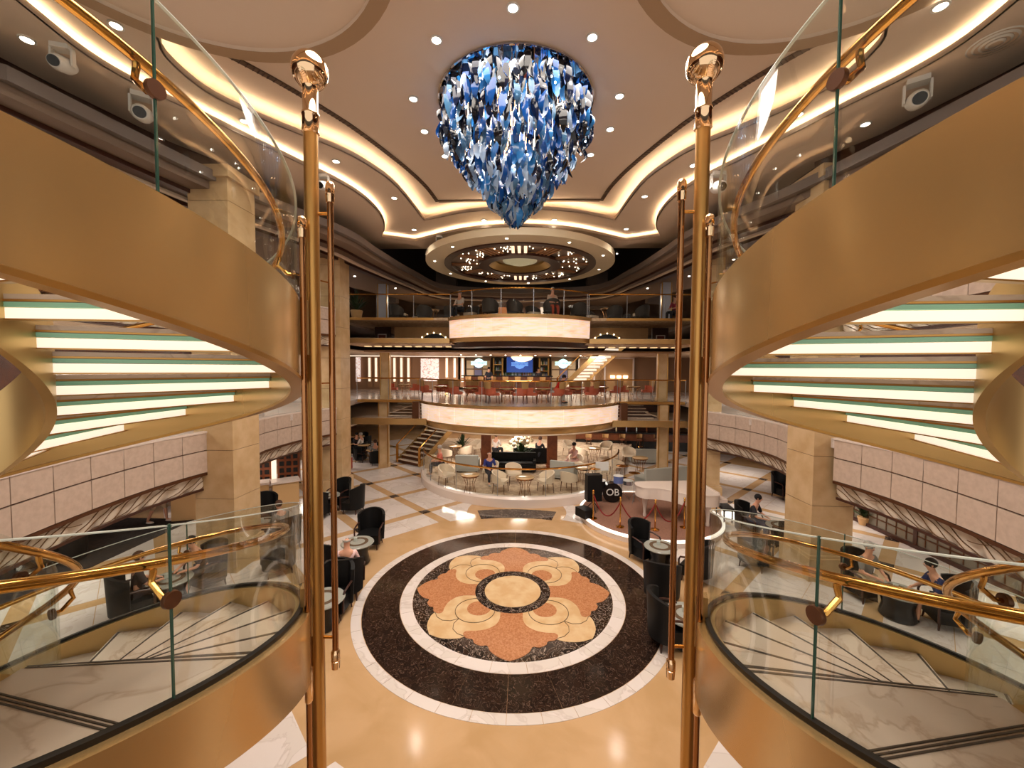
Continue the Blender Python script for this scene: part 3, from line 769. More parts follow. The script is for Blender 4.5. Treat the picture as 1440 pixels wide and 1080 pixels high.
for k in range(12):
    a = R_(30*k+0)
    if k in (3, 9):
        for off in (-.27, 0, .27):
            MB().box(math.cos(a)*2.65+off, math.sin(a)*2.65, .05, .13, 1.2, .08).build('lit_slat', mat('lit slat', (255, 226, 190), .5, emit=1.3, emit_rgb=(255, 220, 180)), sd)
        MB().box(0, math.sin(a)*2.65, .085, 1.0, 1.34, .04).build('slat_backing', darkbr, sd)
    elif k in (0, 6, 11, 1, 5, 7):
        MB().box(math.cos(a)*2.65, math.sin(a)*2.65, .05, 1.34, .26, .08, a).build('radial_beam', mat('radial beam', (156, 110, 76), .4), sd)
    else:
        for off in (-.3, -.1, .1, .3):
            MB().box(math.cos(a)*2.65-math.sin(a)*off, math.sin(a)*2.65+math.cos(a)*off, .05, 1.3, .07, .06, a).build('radial_slat', mat('radial slat', (196, 146, 104), .4), sd)
m = MB()
for k in range(190):
    a = rnd.random()*2*PI; r = rnd.uniform(2.05, 3.25); d = (math.degrees(a)+15) % 30-15
    if abs(d) < 6.5: continue
    m.ball(r*math.cos(a), r*math.sin(a), .05-.05*rnd.random(), .027, 6, 4)
o = m.build('star_bulbs', star_m, sd); o['kind'] = 'stuff'
m = MB()
for k in range(10): a = 2*PI*k/10+.2; m.lathe([(0, -.012), (.05, -.012), (.05, .0)], 12, 4.08*math.cos(a), 4.08*math.sin(a), 0)
o = m.build('rim_downlights', lamp_m, sd); o['kind'] = 'stuff'

# ------------------------------------------------------------------ round balconies
def rail_run(pts, z, parent, h=1.15, post_step=1.6, rail_r=.035, closed=False):
    """glass balustrade, slim posts and a brass handrail along a polyline"""
    m = MB(); m.sweep([[(x, y, z), (x, y, z+h-.1)] for x, y in pts], caps=False)
    m.build('glass_panel', glass, parent)
    MB().tube([(x, y, z+h) for x, y in pts], rail_r, 8).build('handrail', brass, parent)
    L = resample(pts, post_step)
    for p in L: MB().box(p.x, p.y, z+h/2, .025, .025, h).build('post', steel, parent)
b6 = thing('round_balcony', 'lower round balcony with a glowing alabaster fascia below the coral chairs', 'balcony')
C6 = (0.0, 23.8); R6 = 5.9
def dring(prof_, m, nm, par, C, R, a0=200, a1=340, n=64): return MB().ringsec([(R+r, z) for r, z in prof_], n, C[0], C[1], R_(a0), R_(a1)).build(nm, m, par)
for k in range(12):
    a0 = 208+124*k/12; a1 = 208+124*(k+1)/12-.12
    dring([(-.08, D6-.95), (-.02, D6-.95), (0, D6-.14), (-.08, D6-.14)], alab, 'alabaster_panel', b6, C6, R6, a0, a1, 6)
dring([(-.12, D6-.14), (.06, D6-.14), (.08, D6), (-.12, D6)], gold, 'gold_top_band', b6, C6, R6, 206, 334)
dring([(-.5, D6-1.02), (.05, D6-1.02), (.05, D6-.95), (-.5, D6-.95)], gold, 'gold_lower_band', b6, C6, R6, 206, 334)
dring([(-1.0, D6-1.36), (-.14, D6-1.36), (-.06, D6-1.18), (-.02, D6-1.02), (-1.0, D6-1.02)], gold, 'gold_cove', b6, C6, R6, 206, 334)
MB().prism([(C6[0]+(R6-.1)*math.cos(R_(a)), C6[1]+(R6-.1)*math.sin(R_(a))) for a in range(206, 335, 4)], D6-1.34, D6-1.28).build('soffit', cream, b6)
fl6 = MB().prism([(C6[0]+(R6-.1)*math.cos(R_(a)), C6[1]+(R6-.1)*math.sin(R_(a))) for a in range(206, 335, 4)]+[(8.9, 21.2), (8.9, 35.6), (-8.9, 35.6), (-8.9, 21.2)], D6-.12, D6-.002)
fo = fl6.build('middle_deck_floor', white_mb); tag(fo, 'white marble middle deck floor behind the lower round balcony', 'floor', kind='structure')
rail_run([(C6[0]+(R6-.06)*math.cos(R_(a)), C6[1]+(R6-.06)*math.sin(R_(a))) for a in range(206, 335, 3)], D6, b6)
b7 = thing('round_balcony', 'upper round balcony with a glowing alabaster fascia under the starburst ceiling', 'balcony')
C7 = (0.0, 22.5); R7 = 4.7; A0, A1 = 224, 316
for k in range(9):
    a0 = A0+(A1-A0)*k/9; a1 = A0+(A1-A0)*(k+1)/9-.12
    dring([(-.08, D7-1.0), (-.02, D7-1.0), (0, D7-.16), (-.08, D7-.16)], alab, 'alabaster_panel', b7, C7, R7, a0, a1, 6)
dring([(-.12, D7-.16), (.06, D7-.16), (.08, D7), (-.12, D7)], gold, 'gold_top_band', b7, C7, R7, A0, A1)
dring([(-.5, D7-1.2), (-.02, D7-1.2), (.05, D7-1.0), (-.5, D7-1.0)], gold, 'gold_lower_band', b7, C7, R7, A0-1, A1+1)
dring([(-1.6, D7-1.42), (-.5, D7-1.42), (-.42, D7-1.2), (-1.6, D7-1.2)], darkbr, 'dark_soffit_ring', b7, C7, R7, A0-8, A1+8)
fl7 = MB().prism([(C7[0]+(R7-.1)*math.cos(R_(a)), C7[1]+(R7-.1)*math.sin(R_(a))) for a in range(A0, A1+1, 4)]+[(8.9, 19.6), (8.9, 35.6), (-8.9, 35.6), (-8.9, 19.6)], D7-.12, D7-.002)
f7 = fl7.build('upper_deck_floor', carpet2); tag(f7, 'upper deck floor behind the upper round balcony', 'floor', kind='structure')
MB().box(0, 28.3, D7-1.5, 17.6, 12, .1).build('middle_deck_ceiling', mat('lower lounge ceiling', (150, 116, 84), .5), f7)
rail_run([(C7[0]+(R7-.06)*math.cos(R_(a)), C7[1]+(R7-.06)*math.sin(R_(a))) for a in range(A0, A1+1, 3)], D7, b7)
# straight bridge edges to both sides of the balconies with their gold beams
for sx, side in ((-1, 'left'), (1, 'right')):
    g = thing('gallery_bridge', 'middle deck bridge edge with a gold beam below it on the %s' % side, 'bridge')
    MB().box(sx*6.95, 21.15, D6-.05, 3.4, .3, .14).build('edge_trim', gold_p, g)
    MB().box(sx*6.7, 20.4, D6-1.06, 3.9, .25, .32).build('gold_beam', gold, g)
    MB().box(sx*7.0, 21.2, D6-1.0, 3.2, 1.4, .1).build('landing_plate', marb_step, g)
    rail_run([(sx*5.3, 21.1), (sx*8.7, 21.1)], D6, g)
    for k in range(6): MB().box(sx*(6.2-.05*k), 21.6+.3*k, D6-.9+.14*k, 2.0, .3, .04).build('landing_step', marb_step, g)
    MB().box(sx*5.45, 20.9, D6-.53, .35, .35, .95).build('end_pier', bronze, g)
    h_ = thing('gallery_bridge', 'upper deck bridge edge with a gold beam below it on the %s' % side, 'bridge')
    MB().box(sx*6.1, 19.5, D7-.05, 5.4, .3, .12).build('edge_trim', gold_p, h_)
    MB().box(sx*6.1, 19.0, D7-1.14, 5.6, .3, .22).build('gold_beam', gold, h_)
    MB().box(sx*6.1, 19.6, D7-1.05, 5.4, 1.2, .08).build('landing_plate', cream, h_)
    MB().box(sx*6.0, 20.8, D7-1.24, 5.6, 3.4, .06).build('tan_soffit', mat('tan soffit', (176, 140, 100), .5), h_)
    for k in range(9): MB().box(sx*(3.8+.55*k), 21.4, D7-1.29, .3, .3, .04).build('lit_soffit_square', mat('soffit square glow', (255, 220, 160), .5, emit=.8), h_)
    rail_run([(sx*3.35, 19.45), (sx*8.8, 19.45)], D7, h_)
    # arched mirror wall seen between the edges
    aw = thing('arch_wall', 'honey stone wall with a round arched dark mirror, upper %s opening' % side, 'wall panel', (sx*4.9, 22.8, D7-1.1))
    MB().box(0, 0, .5, 4.6, .1, 1.0).build('stone_face', stone, aw)
    A_ = MB(); A_.sweep([[(.95*math.cos(t), -.06, .95*.72*math.sin(t)), (.78*math.cos(t), -.06, .78*.8*math.sin(t)), (.78*math.cos(t), -.14, .78*.8*math.sin(t)), (.95*math.cos(t), -.14, .95*.72*math.sin(t))] for t in [PI*i/24 for i in range(25)]]).build('arch_frame', gold_in, aw)
    mm = MB(); mm.v = [(0, -.08, 0)]+[(.78*math.cos(PI*i/24), -.08, .62*math.sin(PI*i/24)) for i in range(25)]; mm.f = [(0, i, i+1) for i in range(1, 25)]; mm.build('dark_mirror', black_f, aw)
    for i in range(7):
        t = PI*(i+.5)/7; MB().ball(.86*math.cos(t), -.16, .66*math.sin(t), .04, 8, 6).build('arch_lamp', star_m, aw)
    MB().box(sx*2.95, -.1, .48, .9, .1, 1.0).build('dark_cabinet', darkbr, aw)
    MB().box(sx*2.95, -.2, .35, .5, .05, .45).build('picture_frame', white_l, aw)
    MB().box(sx*2.95, -.23, .35, .4, .03, .35).build('picture', mat('red brown print', (110, 50, 36), .5), aw)
    MB().box(-sx*1.9, -.2, .48, .5, .3, 1.0).build('stone_pier', sand, aw)

# ------------------------------------------------------------------ cafe platform on the ground floor
cp = thing('cafe_platform', 'round cafe platform with white curved kerb, glass balustrade and brass rail', 'platform', (CAFE[0], CAFE[1], 0))
PR = CAFE[2]; PZ = .42
MB().ringsec([(PR-.25, 0), (PR, 0), (PR+.02, PZ-.08), (PR-.04, PZ), (PR-.25, PZ)], 60, 0, 0, R_(188), R_(352)).build('white_kerb', white_l, cp)
MB().prism(arc(0, 0, PR-.24, 188, 352, 48)+[(8.0, 8.0), (-5.4, 8.0)], .02, PZ-.01).build('carpet', carpet2, cp)
rail_run(arc(0, 0, PR-.12, 192, 350, 40), PZ, cp, 1.1, 2.0, .04)

# band stand
bs = thing('band_stand', 'low round band stand with mauve carpet and white lit rim', 'platform', (BAND[0], BAND[1], 0))
MB().prism(arc(0, 0, BAND[2]-.08, 0, 360, 64)[:-1], 0, .22).build('carpet', carpet, bs)
MB().ringsec([(BAND[2]-.1, 0), (BAND[2]-.02, 0), (BAND[2]-.02, .17), (BAND[2]-.1, .17)], 72, 0, 0, 0, 2*PI).build('white_rim', white_l, bs)
MB().ringsec([(BAND[2]-.1, .17), (BAND[2]+.0, .17), (BAND[2]+.0, .235), (BAND[2]-.1, .235)], 72, 0, 0, 0, 2*PI).build('lit_rim', glow_f, bs)

# ------------------------------------------------------------------ furniture kinds (front faces -Y)
def curve_back(m, r, z0, z1, a0, a1, t, lean=0, n=12, dip=0, cy=0):
    secs = []
    for i in range(n+1):
        u = i/n; a = R_(a0+(a1-a0)*u); zt = z1-dip*(2*u-1)**2
        c, s = math.cos(a), math.sin(a); k = 1+lean
        secs.append([(r*c, r*s+cy, z0), ((r+t)*c, (r+t)*s+cy, z0), ((r+t)*k*c, (r+t)*k*s+cy, zt), (r*k*c, r*k*s+cy, zt)])
    return m.sweep(secs)
def legs4(t, w, d, h, r0, r1, m, splay=0):
    for sx in (-1, 1):
        for sy in (-1, 1): MB().tube([(sx*w, sy*d, h), (sx*(w+splay), sy*(d+splay), 0)], [r0, r1], 6).build('leg', m, t)
def mk_wing():
    t = thing('barrel_armchair', 'x', 'chair')
    MB().prism([(p[0], p[1]) for p in arc(0, .02, .33, 0, 180, 10)]+[(-.33, -.30), (.33, -.30)], .17, .44).build('seat', black_l, t)
    curve_back(MB(), .33, .20, 1.08, 12, 168, .07, .10, 12, .12).build('backrest', black_l, t)
    for sx in (-1, 1): MB().tube([(sx*.36, .18, .70), (sx*.38, -.05, .70), (sx*.38, -.27, .66), (sx*.37, -.31, .58), (sx*.36, -.30, .20)], .024, 6).build('armrest', mat('dark wood arm', (58, 30, 22), .35), t)
    legs4(t, .26, .24, .18, .028, .016, mat('dark wood arm', (58, 30, 22), .35), .02)
    return t
def mk_tub():
    t = thing('tub_chair', 'x', 'chair')
    MB().prism([(p[0], p[1]) for p in arc(0, 0, .27, 0, 180, 10)]+[(-.27, -.24), (.27, -.24)], .38, .47).build('seat', cream_f, t)
    curve_back(MB(), .28, .40, .80, -22, 202, .045, .06, 14, .20).build('backrest', cream_f, t)
    legs4(t, .21, .20, .38, .018, .012, bronze, .03)
    return t
def mk_coral():
    t = thing('coral_armchair', 'x', 'chair')
    MB().box(0, 0, .42, .54, .50, .12).build('seat', coral, t)
    b = MB(); curve_back(b, .29, .42, .70, -10, 190, .045, .0, 12, 0).build('arm_shell', coral, t)
    curve_back(MB(), .30, .66, .98, 28, 152, .05, .08, 10, .05).build('backrest', tan_f, t)
    legs4(t, .24, .22, .38, .018, .012, bronze, .02)
    return t
def mk_lounge():
    t = thing('rattan_lounge_chair', 'x', 'chair')
    MB().box(0, -.02, .36, .62, .56, .14).build('cushion', cream_f, t)
    MB().box(0, 0, .25, .70, .66, .07).build('base_frame', rattan, t)
    curve_back(MB(), .36, .28, .86, 5, 175, .05, .10, 14, .30).build('backrest', rattan, t)
    legs4(t, .28, .26, .22, .022, .016, rattan)
    return t
def mk_stool():
    t = thing('bar_stool', 'x', 'stool')
    MB().lathe([(0, .72), (.2, .72), (.21, .76), (.19, .80), (0, .81)], 16).build('seat', walnut, t)
    curve_back(MB(), .19, .84, 1.10, 20, 160, .03, .05, 8).build('backrest', tan_f, t)
    for a in (20, 160): MB().tube([(.2*math.cos(R_(a)), .2*math.sin(R_(a)), .74), (.21*math.cos(R_(a)), .21*math.sin(R_(a)), .9)], .012, 5).build('back_post', bronze, t)
    legs4(t, .13, .13, .72, .015, .012, bronze, .05)
    MB().tube([(x, y, .28) for x, y in arc(0, 0, .2, 0, 360, 14)[:-1]], .01, 5, True).build('foot_ring', brass, t)
    return t
def mk_drumtable():
    t = thing('drum_table', 'x', 'table')
    MB().lathe([(0, 0), (.30, 0), (.33, .04), (.28, .30), (.34, .56), (0, .56)], 24).build('base', black_f, t)
    MB().lathe([(0, .56), (.42, .56), (.44, .585), (.42, .61), (0, .61)], 32).build('table_top', mat('grey glass top', (150, 150, 142), .12), t)
    MB().lathe([(.20, .611), (.29, .611), (.29, .617), (.20, .617)], 32).build('dark_ring', mat('brown ring inlay', (92, 74, 58), .2), t)
    MB().box(.05, -.08, .66, .09, .09, .09).build('napkin_holder', clear_b, t)
    return t
def mk_cafetable():
    t = thing('cafe_table', 'x', 'table')
    MB().lathe([(0, .70), (.36, .70), (.38, .715), (.38, .735), (.36, .745), (0, .745)], 28).build('table_top', sand, t)
    MB().lathe([(.34, .66), (.36, .66), (.36, .70), (.34, .70)], 24).build('apron', brass_d, t)
    for k in range(5):
        a = 2*PI*k/5+.3; MB().tube([(.30*math.cos(a), .30*math.sin(a), .70), (.17*math.cos(a), .17*math.sin(a), .35), (.24*math.cos(a), .24*math.sin(a), 0)], .012, 5).build('leg', brass_d, t)
    return t
def sofa(loc, rz, w_, m, label, seats=1, group=None):
    t = thing('sofa', label, 'sofa', loc, rz, group)
    MB().box(0, 0, .22, w_, .8, .28).build('base', m, t)
    for k in range(seats):
        ww = (w_-.24)/seats; MB().box(-w_/2+.12+ww*(k+.5), -.05, .41, ww-.02, .66, .12).build('seat_cushion', cream_f if m is grey_f else m, t)
    MB().box(0, .36, .52, w_, .16, .66).build('backrest', m, t)
    for sx in (-1, 1): MB().box(sx*(w_/2-.06), -.02, .38, .12, .72, .42).build('armrest', m, t)
    for sx in (-1, 1):
        for sy in (-1, 1): MB().box(sx*(w_/2-.1), sy*.32, .04, .05, .05, .08).build('leg', bronze, t)
    return t
wing, tub, coralc, lounge, stool, drumt, cafet = [Proto(f()) for f in (mk_wing, mk_tub, mk_coral, mk_lounge, mk_stool, mk_drumtable, mk_cafetable)]
def face(x, y, tx, ty): return math.atan2((tx-x), -(ty-y))

# black barrel armchairs and drum tables beside the medallion: (base pixel x, y, facing pixel x, y)
g_w = 'black barrel armchairs around the drum tables'
def put(proto, px, py, z, tx, ty, label, group=None, scale=None):
    p = G(px, py, z); t = G(tx, ty, z); return proto.place(p, face(p.x, p.y, t.x, t.y), label, group, scale)
T = [  # (table pixel, label, chairs [(px,py,label)])
    ((503, 792), 'drum table with napkin glass between the black armchairs left of the medallion',
     [((521, 768), 'black armchair facing the camera at the drum table nearest the medallion on the left'),
      ((487, 838), 'black armchair seen from behind with the man in a pink and white shirt'),
      ((462, 812), 'black armchair behind the left pole at the near left drum table')]),
    ((462, 718), 'small drum table half hidden by the left rod, beside the far left armchairs',
     [((497, 720), 'black armchair turned left, right of the far left drum table'),
      ((478, 712), 'black armchair directly behind the slim left rod'), ((448, 728), 'black armchair hidden between the left poles')]),
    ((928, 798), 'drum table with napkin glass between the black armchairs by the band stand',
     [((904, 786), 'tall black armchair in front of the band stand rim'),
      ((930, 845), 'black armchair seen from behind at the right drum table'),
      ((978, 815), 'black armchair right of the thick right pole')]),
    ((965, 905), 'drum table hidden behind the right rods, near the medallion edge',
     [((940, 905), 'black armchair back cut by the hanging right rod'), ]),
    ((455, 880), 'drum table hidden behind the left poles, near the medallion edge',
     [((470, 862), 'black armchair between the left pole and the hanging rod, lowest of them'), ]),
    ((372, 760), 'drum table seen through the curved glass of the left stair',
     [((372, 738), 'black armchair beyond the left curved glass, under the reception desk'),
      ((402, 772), 'black armchair beyond the left curved glass beside the thick pole'), ((392, 805), 'black armchair in front of the left stone pillar base')]),
    ((1098, 765), 'dark drum table seen through the right stair glass beside the pillar',
     [((1052, 752), 'black armchair beyond the right curved glass, left of the dark table'),
      ((1112, 776), 'black armchair beyond the right curved glass, touching the stone pillar'), ((1060, 797), 'black armchair nearest the right curved glass')]),
    ((1262, 868), 'glass topped drum table beyond the right stair glass beside the man in blue',
     [((1330, 880), 'black armchair under the man in the dark blue shirt'), ((1212, 840), 'black armchair in the middle of the right stair glass')]),
    ((240, 850), 'glass topped drum table beyond the left stair glass beside the seated woman',
     [((188, 868), 'black armchair under the woman in a dark dress'), ((292, 826), 'black armchair behind the left glass seam')]),
    ((45, 795), 'drum table at the far left edge beyond the left stair glass',
     [((95, 790), 'black armchair under the grey haired man at the left edge')]),
]
seats = {}
for (tx, ty), lab, cs in T:
    put(drumt, tx, ty, 0, tx, ty-60, lab, 'drum tables of the atrium floor')
    for (cx_, cy_), cl in cs:
        o = put(wing, cx_, cy_, 0, tx, ty, cl, g_w); seats[(cx_, cy_)] = o

# cafe platform furniture: cream tub chairs and sand tables
CT = [((661, 692), 'sand topped cafe table at the left end of the curved glass',
       [((628, 682), 'cream tub chair at the left end of the cafe glass'), ((690, 676), 'cream tub chair under the bald man in dark blue')]),
      ((738, 696), 'sand topped cafe table in the middle front of the cafe glass',
       [((704, 692), 'cream tub chair left of the middle cafe table'), ((767, 692), 'cream tub chair right of the middle cafe table'), ((722, 680), 'cream tub chair behind the middle cafe table')]),
      ((820, 680), 'sand topped cafe table right of the middle, behind the rail',
       [((800, 690), 'cream tub chair left of the right cafe table'), ((843, 676), 'cream tub chair behind the drum kit'), ((810, 664), 'cream tub chair beyond the right cafe table')]),
      ((900, 664), 'round sand table beside the grey bench behind the piano',
       [((884, 652), 'cream tub chair left of the round table by the bench'), ((868, 668), 'cream tub chair between the drum kit and the bench')]),
      ((835, 648), 'small round table at the far right of the cafe',
       [((818, 650), 'cream tub chair at the far right cafe table'), ((800, 640), 'cream tub chair near the red wood column'), ((852, 642), 'cream tub chair against the far curved rail')]),
      ((640, 645), 'small round table at the far left of the cafe by the plant',
       [((654, 648), 'cream tub chair beside the potted plant'), ((626, 652), 'cream tub chair behind the grey haired person in salmon'), ((668, 640), 'cream tub chair beyond the plant')])]
for (tx, ty), lab, cs in CT:
    put(cafet, tx, ty, PZ, tx, ty-40, lab, 'sand topped cafe tables')
    for (cx_, cy_), cl in cs: put(tub, cx_, cy_, PZ, tx, ty, cl, 'cream tub chairs on the cafe platform', 1.08)
sofa(G(658, 662, PZ), R_(180), 1.1, grey_f, 'pale grey armchair sofa left of the red wood column')
sofa(G(793, 672, PZ), R_(160), 1.1, grey_f, 'pale grey armchair sofa right of the red wood column')
sofa(G(722, 662, PZ), R_(0), 2.2, black_l, 'long black sofa in the middle of the cafe', 3)
sofa(G(748, 650, PZ), R_(180), 2.0, black_l, 'black sofa farther back in the cafe', 2)
sofa(G(930, 680, .02), R_(200), 2.4, grey_f, 'long pale grey bench sofa behind the white piano', 3)
sofa(G(905, 650, .02), R_(180), 1.6, grey_f, 'pale grey bench near the right column', 2)
# columns of the lounge
def column(loc, w_, h, m, label, trim=None):
    t = thing('square_column', label, 'column', loc)
    MB().box(0, 0, h/2, w_, w_*1.0, h).build('shaft', m, t)
    MB().box(0, 0, .1, w_+.08, w_+.08, .2).build('base', m, t)
    if trim:
        for sx in (-1, 1): MB().box(sx*(w_/2+.03), -w_/2+.03, h/2, .05, .08, h-.02).build('brass_trim', trim, t)
    return t
for px, nm in ((684, 'left'), (776, 'right')):
    p = G(px, 658, PZ); column((p.x, p.y, PZ), .5, D6-1.32-PZ, wood_r, 'red cherry wood column at the %s of the black sofa' % nm)
for px, py, nm in ((541, 656, 'left'), (930, 664, 'right')):
    p = G(px, py, 0); column((p.x, p.y, 0), .42, D6-.15, pillar_m, 'pale square column with brass edges below the %s bridge' % nm, gold_p)
    column((p.x, p.y+.3, D6), .42, D7-1.6-D6, pillar_m, 'pale square column on the middle deck, %s side' % nm, gold_p)
    column((p.x*1.02, p.y+.4, D7), .42, 2.45, mat('pale grey column', (186, 190, 204), .4), 'pale grey column on the upper deck, %s side' % nm, gold_p)
for sx, nm in ((-1, 'left'), (1, 'right')): column((sx*1.75, 26.6, D7), .3, 2.45, steel, 'slim grey column on the upper balcony, %s' % nm)

# ------------------------------------------------------------------ coral chairs on the middle balcony
deckz = D6
tabs = [(-4.3, 21.6), (-2.5, 20.3), (-.6, 19.6), (1.2, 19.8), (3.0, 20.6), (6.6, 23.2), (-6.8, 23.4), (4.6, 22.3)]
tl = ['leftmost on the balcony rim', 'second from the left on the rim', 'just left of the balcony middle', 'beside the person in red', 'second from the right on the rim', 'on the right bridge', 'on the left bridge', 'rightmost on the balcony rim']
for (x, y), l in zip(tabs, tl):
    cafet.place((x, y, deckz), .2, 'round balcony table with thin legs, '+l, 'round tables of the middle balcony')
    for k, a in enumerate((200, -20, 90) if abs(x) < 5 else (190, -10)):
        cx_, cy_ = x+.72*math.cos(R_(a)), y+.62*math.sin(R_(a))
        side = ('left of', 'right of', 'behind')[k]
        coralc.place((cx_, cy_, deckz), face(cx_, cy_, x, y), 'coral and tan armchair %s the table %s' % (side, l), 'coral armchairs of the middle balcony', 1.12)
# ------------------------------------------------------------------ bar on the middle deck
bar_ = thing('bar_counter', 'dark curved bar counter with a brass rail in front of the screen', 'bar', (-1.0, 29.6, D6))
MB().box(0, 0, .55, 6.4, .6, 1.1).build('counter_body', walnut, bar_)
MB().box(0, 0, 1.14, 6.7, .8, .08).build('counter_top', black_f, bar_)
MB().tube([(-3.2, -.4, .22), (3.2, -.4, .22)], .025, 8).build('foot_rail', brass, bar_)
bb = thing('back_bar', 'lit back bar shelf stand below the big screen', 'bar', (0, 32.2, D6))
MB().box(0, 0, .5, 5.0, .5, 1.0).build('cabinet', darkbr, bb); MB().box(0, 0, 1.03, 5.1, .55, .06).build('shelf', glow_w, bb)
for sx in (-1, 1):
    MB().box(sx*1.85, .2, 1.35, .62, .3, 2.4).build('bottle_niche', blackm, bb)
    for k in range(4): MB().box(sx*1.85, 0, .5+.5*k, .6, .25, .03).build('niche_shelf', brass, bb)
    for s in (-1, 1): MB().box(sx*1.85+s*.36, .05, 1.35, .12, .2, 2.4).build('niche_pilaster', gold_p, bb)
bot_c = [mat('bottle %d' % i, c, .12, emit=.05) for i, c in enumerate(((190, 200, 190), (120, 66, 30), (60, 90, 60), (210, 190, 150), (150, 150, 170)))]
bmesh_ = [MB().lathe([(0, 0), (.045, 0), (.045, .19), (.016, .24), (.016, .31), (0, .31)], 10).mesh('bottle', c) for c in bot_c]
def bottle(x, y, z, lab, grp, i):
    o = bpy.data.objects.new('bottle', bmesh_[i % 5]); COL.objects.link(o); o.location = (x, y, z); tag(o, lab, 'bottle', grp)
for i in range(34): bottle(-1.4+2.8*i/33+rnd.uniform(-.02, .02), 32.0+.1*(i % 3), D6+1.06, 'small bottle standing on the lit shelf below the screen', 'bottles below the screen', rnd.randrange(5))
for sx, nm in ((-1, 'left'), (1, 'right')):
    for k in range(3):
        for j in range(5): bottle(sx*1.85-.22+.11*j, 32.1, D6+.515+.5*(k+1)-.0, 'bottle in the tall dark niche %s of the screen' % nm, 'bottles in the %s niche' % nm, rnd.randrange(5))
for k in range(7): stool.place((-3.8+.9*k, 28.85, D6), 0, 'walnut bar stool number %s along the bar, counted from the left' % ('one two three four five six seven eight nine'.split()[k]), 'bar stools of the middle deck')
# screen wall
sw = thing('screen', 'large blue television screen with a pale plaque logo above the bottles', 'screen', (-.1, 32.35, D6+2.05))
MB().box(0, 0, 0, 2.2, .08, 1.42).build('frame', black_f, sw)
MB().box(0, -.05, 0, 2.1, .02, 1.32).build('picture', mat('screen blue', (30, 62, 130), .3, emit=.7, emit_rgb=(34, 70, 150)), sw)
def lettering(name, body, size, m, parent, loc, ext=.004):
    cu = bpy.data.curves.new(name, 'FONT'); cu.body = body; cu.size = size; cu.align_x = 'CENTER'; cu.align_y = 'CENTER'; cu.extrude = ext
    f = bpy.data.objects.new(name, cu); COL.objects.link(f); bpy.context.view_layer.update()
    me = bpy.data.meshes.new_from_object(f.evaluated_get(bpy.context.evaluated_depsgraph_get())); bpy.data.objects.remove(f)
    me.materials.clear(); me.materials.append(m); o = bpy.data.objects.new(name, me); COL.objects.link(o)
    o.parent = parent; o.location = loc; o.rotation_euler = (PI/2, 0, 0); return o
def plaque(parent, w_, h, m1, m2, y=-.07):
    pts = [(-.5, -.16), (-.5, .16), (-.3, .16), (-.22, .3), (0, .42), (.22, .3), (.3, .16), (.5, .16), (.5, -.16), (.3, -.16), (.2, -.32), (0, -.42), (-.2, -.32), (-.3, -.16)]
    m = MB(); m.sweep([[(x*w_, y, z*h) for x, z in pts], [(x*w_, y-.03, z*h) for x, z in pts]]); b = m.build('logo_plaque', m1, parent, sm=0)
    lettering('plaque_lettering', 'OLD SPORTS', h*.24, m2, b, (0, y-.034, 0))
plaque(sw, 1.35, .95, mat('plaque light blue', (110, 160, 235), .4, emit=.9), mat('plaque letter blue', (36, 66, 150), .4, emit=.3))
for sx, nm in ((-1, 'left'), (1, 'right')):
    sp_ = thing('screen_pier', 'pier of square cream panels carrying a glowing white logo sign, %s of the bar' % nm, 'pier', (sx*3.35, 31.6, D6))
    MB().box(0, 0, 1.3, 1.95, .5, 2.6).build('pier_core', mat('pier brown', (120, 92, 66), .5), sp_)
    for i in range(3):
        for j in range(3): MB().box(-.64+.64*i, -.27, .55+.72*j, .56, .05, .62).build('square_panel', mat('pier cream panel', (206, 180, 144), .5) if i != 1 else mat('pier blue panel', (120, 116, 150), .4), sp_)
    s_ = thing('logo_sign', 'small glowing white and cyan plaque sign, %s of the bar' % nm, 'sign', (sx*3.3, 31.322, D6+2.1))
    plaque(s_, 1.25, .9, mat('plaque glow white', (225, 250, 245), .4, emit=1.2, emit_rgb=(200, 250, 245)), mat('plaque letter teal', (40, 120, 130), .4), -.02)
# bowl lamp over the bar
bw = thing('bowl_lamp', 'shallow glowing bowl lamp hanging over the bar', 'lamp', (0.1, 28.5, D7-1.55))
MB().lathe([(0, -.42), (.35, -.38), (.65, -.26), (.8, -.08), (.78, -.06), (0, -.06)], 24).build('bowl', mat('warm bowl glow', (255, 230, 180), .4, emit=2.0, emit_rgb=(255, 224, 170)), bw)
MB().lathe([(0, -.06), (.3, -.06), (.3, 0), (0, 0)], 16).build('ceiling_plate', brass, bw)
# lit slot wall on the left of the bar, marble lit panel
lwz = thing('slat_wall', 'panelled taupe wall with tall lit slots left of the bar', 'wall panel', (-9.5, 31.0, D6))
MB().box(-.2, .1, 1.5, 9.6, .1, 3.0).build('wall_panel', mat('taupe panel', (140, 104, 76), .5), lwz)
slots = [217, 268, 376, 412, 466, 521, 820, 882, 943]
for k, s in enumerate(slots):
    p = GY(480+s/5.54, 518, 30.9); MB().box(p.x+9.5, -.05, 1.72, .15, .08, 1.5).build('lit_slot', glow_w, lwz); MB().box(p.x+9.5, -.05, .72, .15, .08, .2).build('lit_slot', glow_w, lwz)
    MB().box(p.x+9.5, .02, 1.5, .34, .06, 2.6).build('slot_panel', mat('slot panel wood', (160, 118, 84), .5), lwz)
p = GY(604, 515, 30.8); MB().box(p.x+9.5, -.1, 1.55, 1.4, .08, 1.75).build('lit_marble_panel', mat('lit marble', (235, 215, 205), .3, emit=.9, noise=(7, (170, 150, 146), .45, .6, 8, 1)), lwz)
p = GY(503, 515, 30.8); MB().box(p.x+9.5, -.1, 1.55, .35, .08, 1.9).build('lit_marble_panel', mat('lit marble', (235, 215, 205)), lwz)
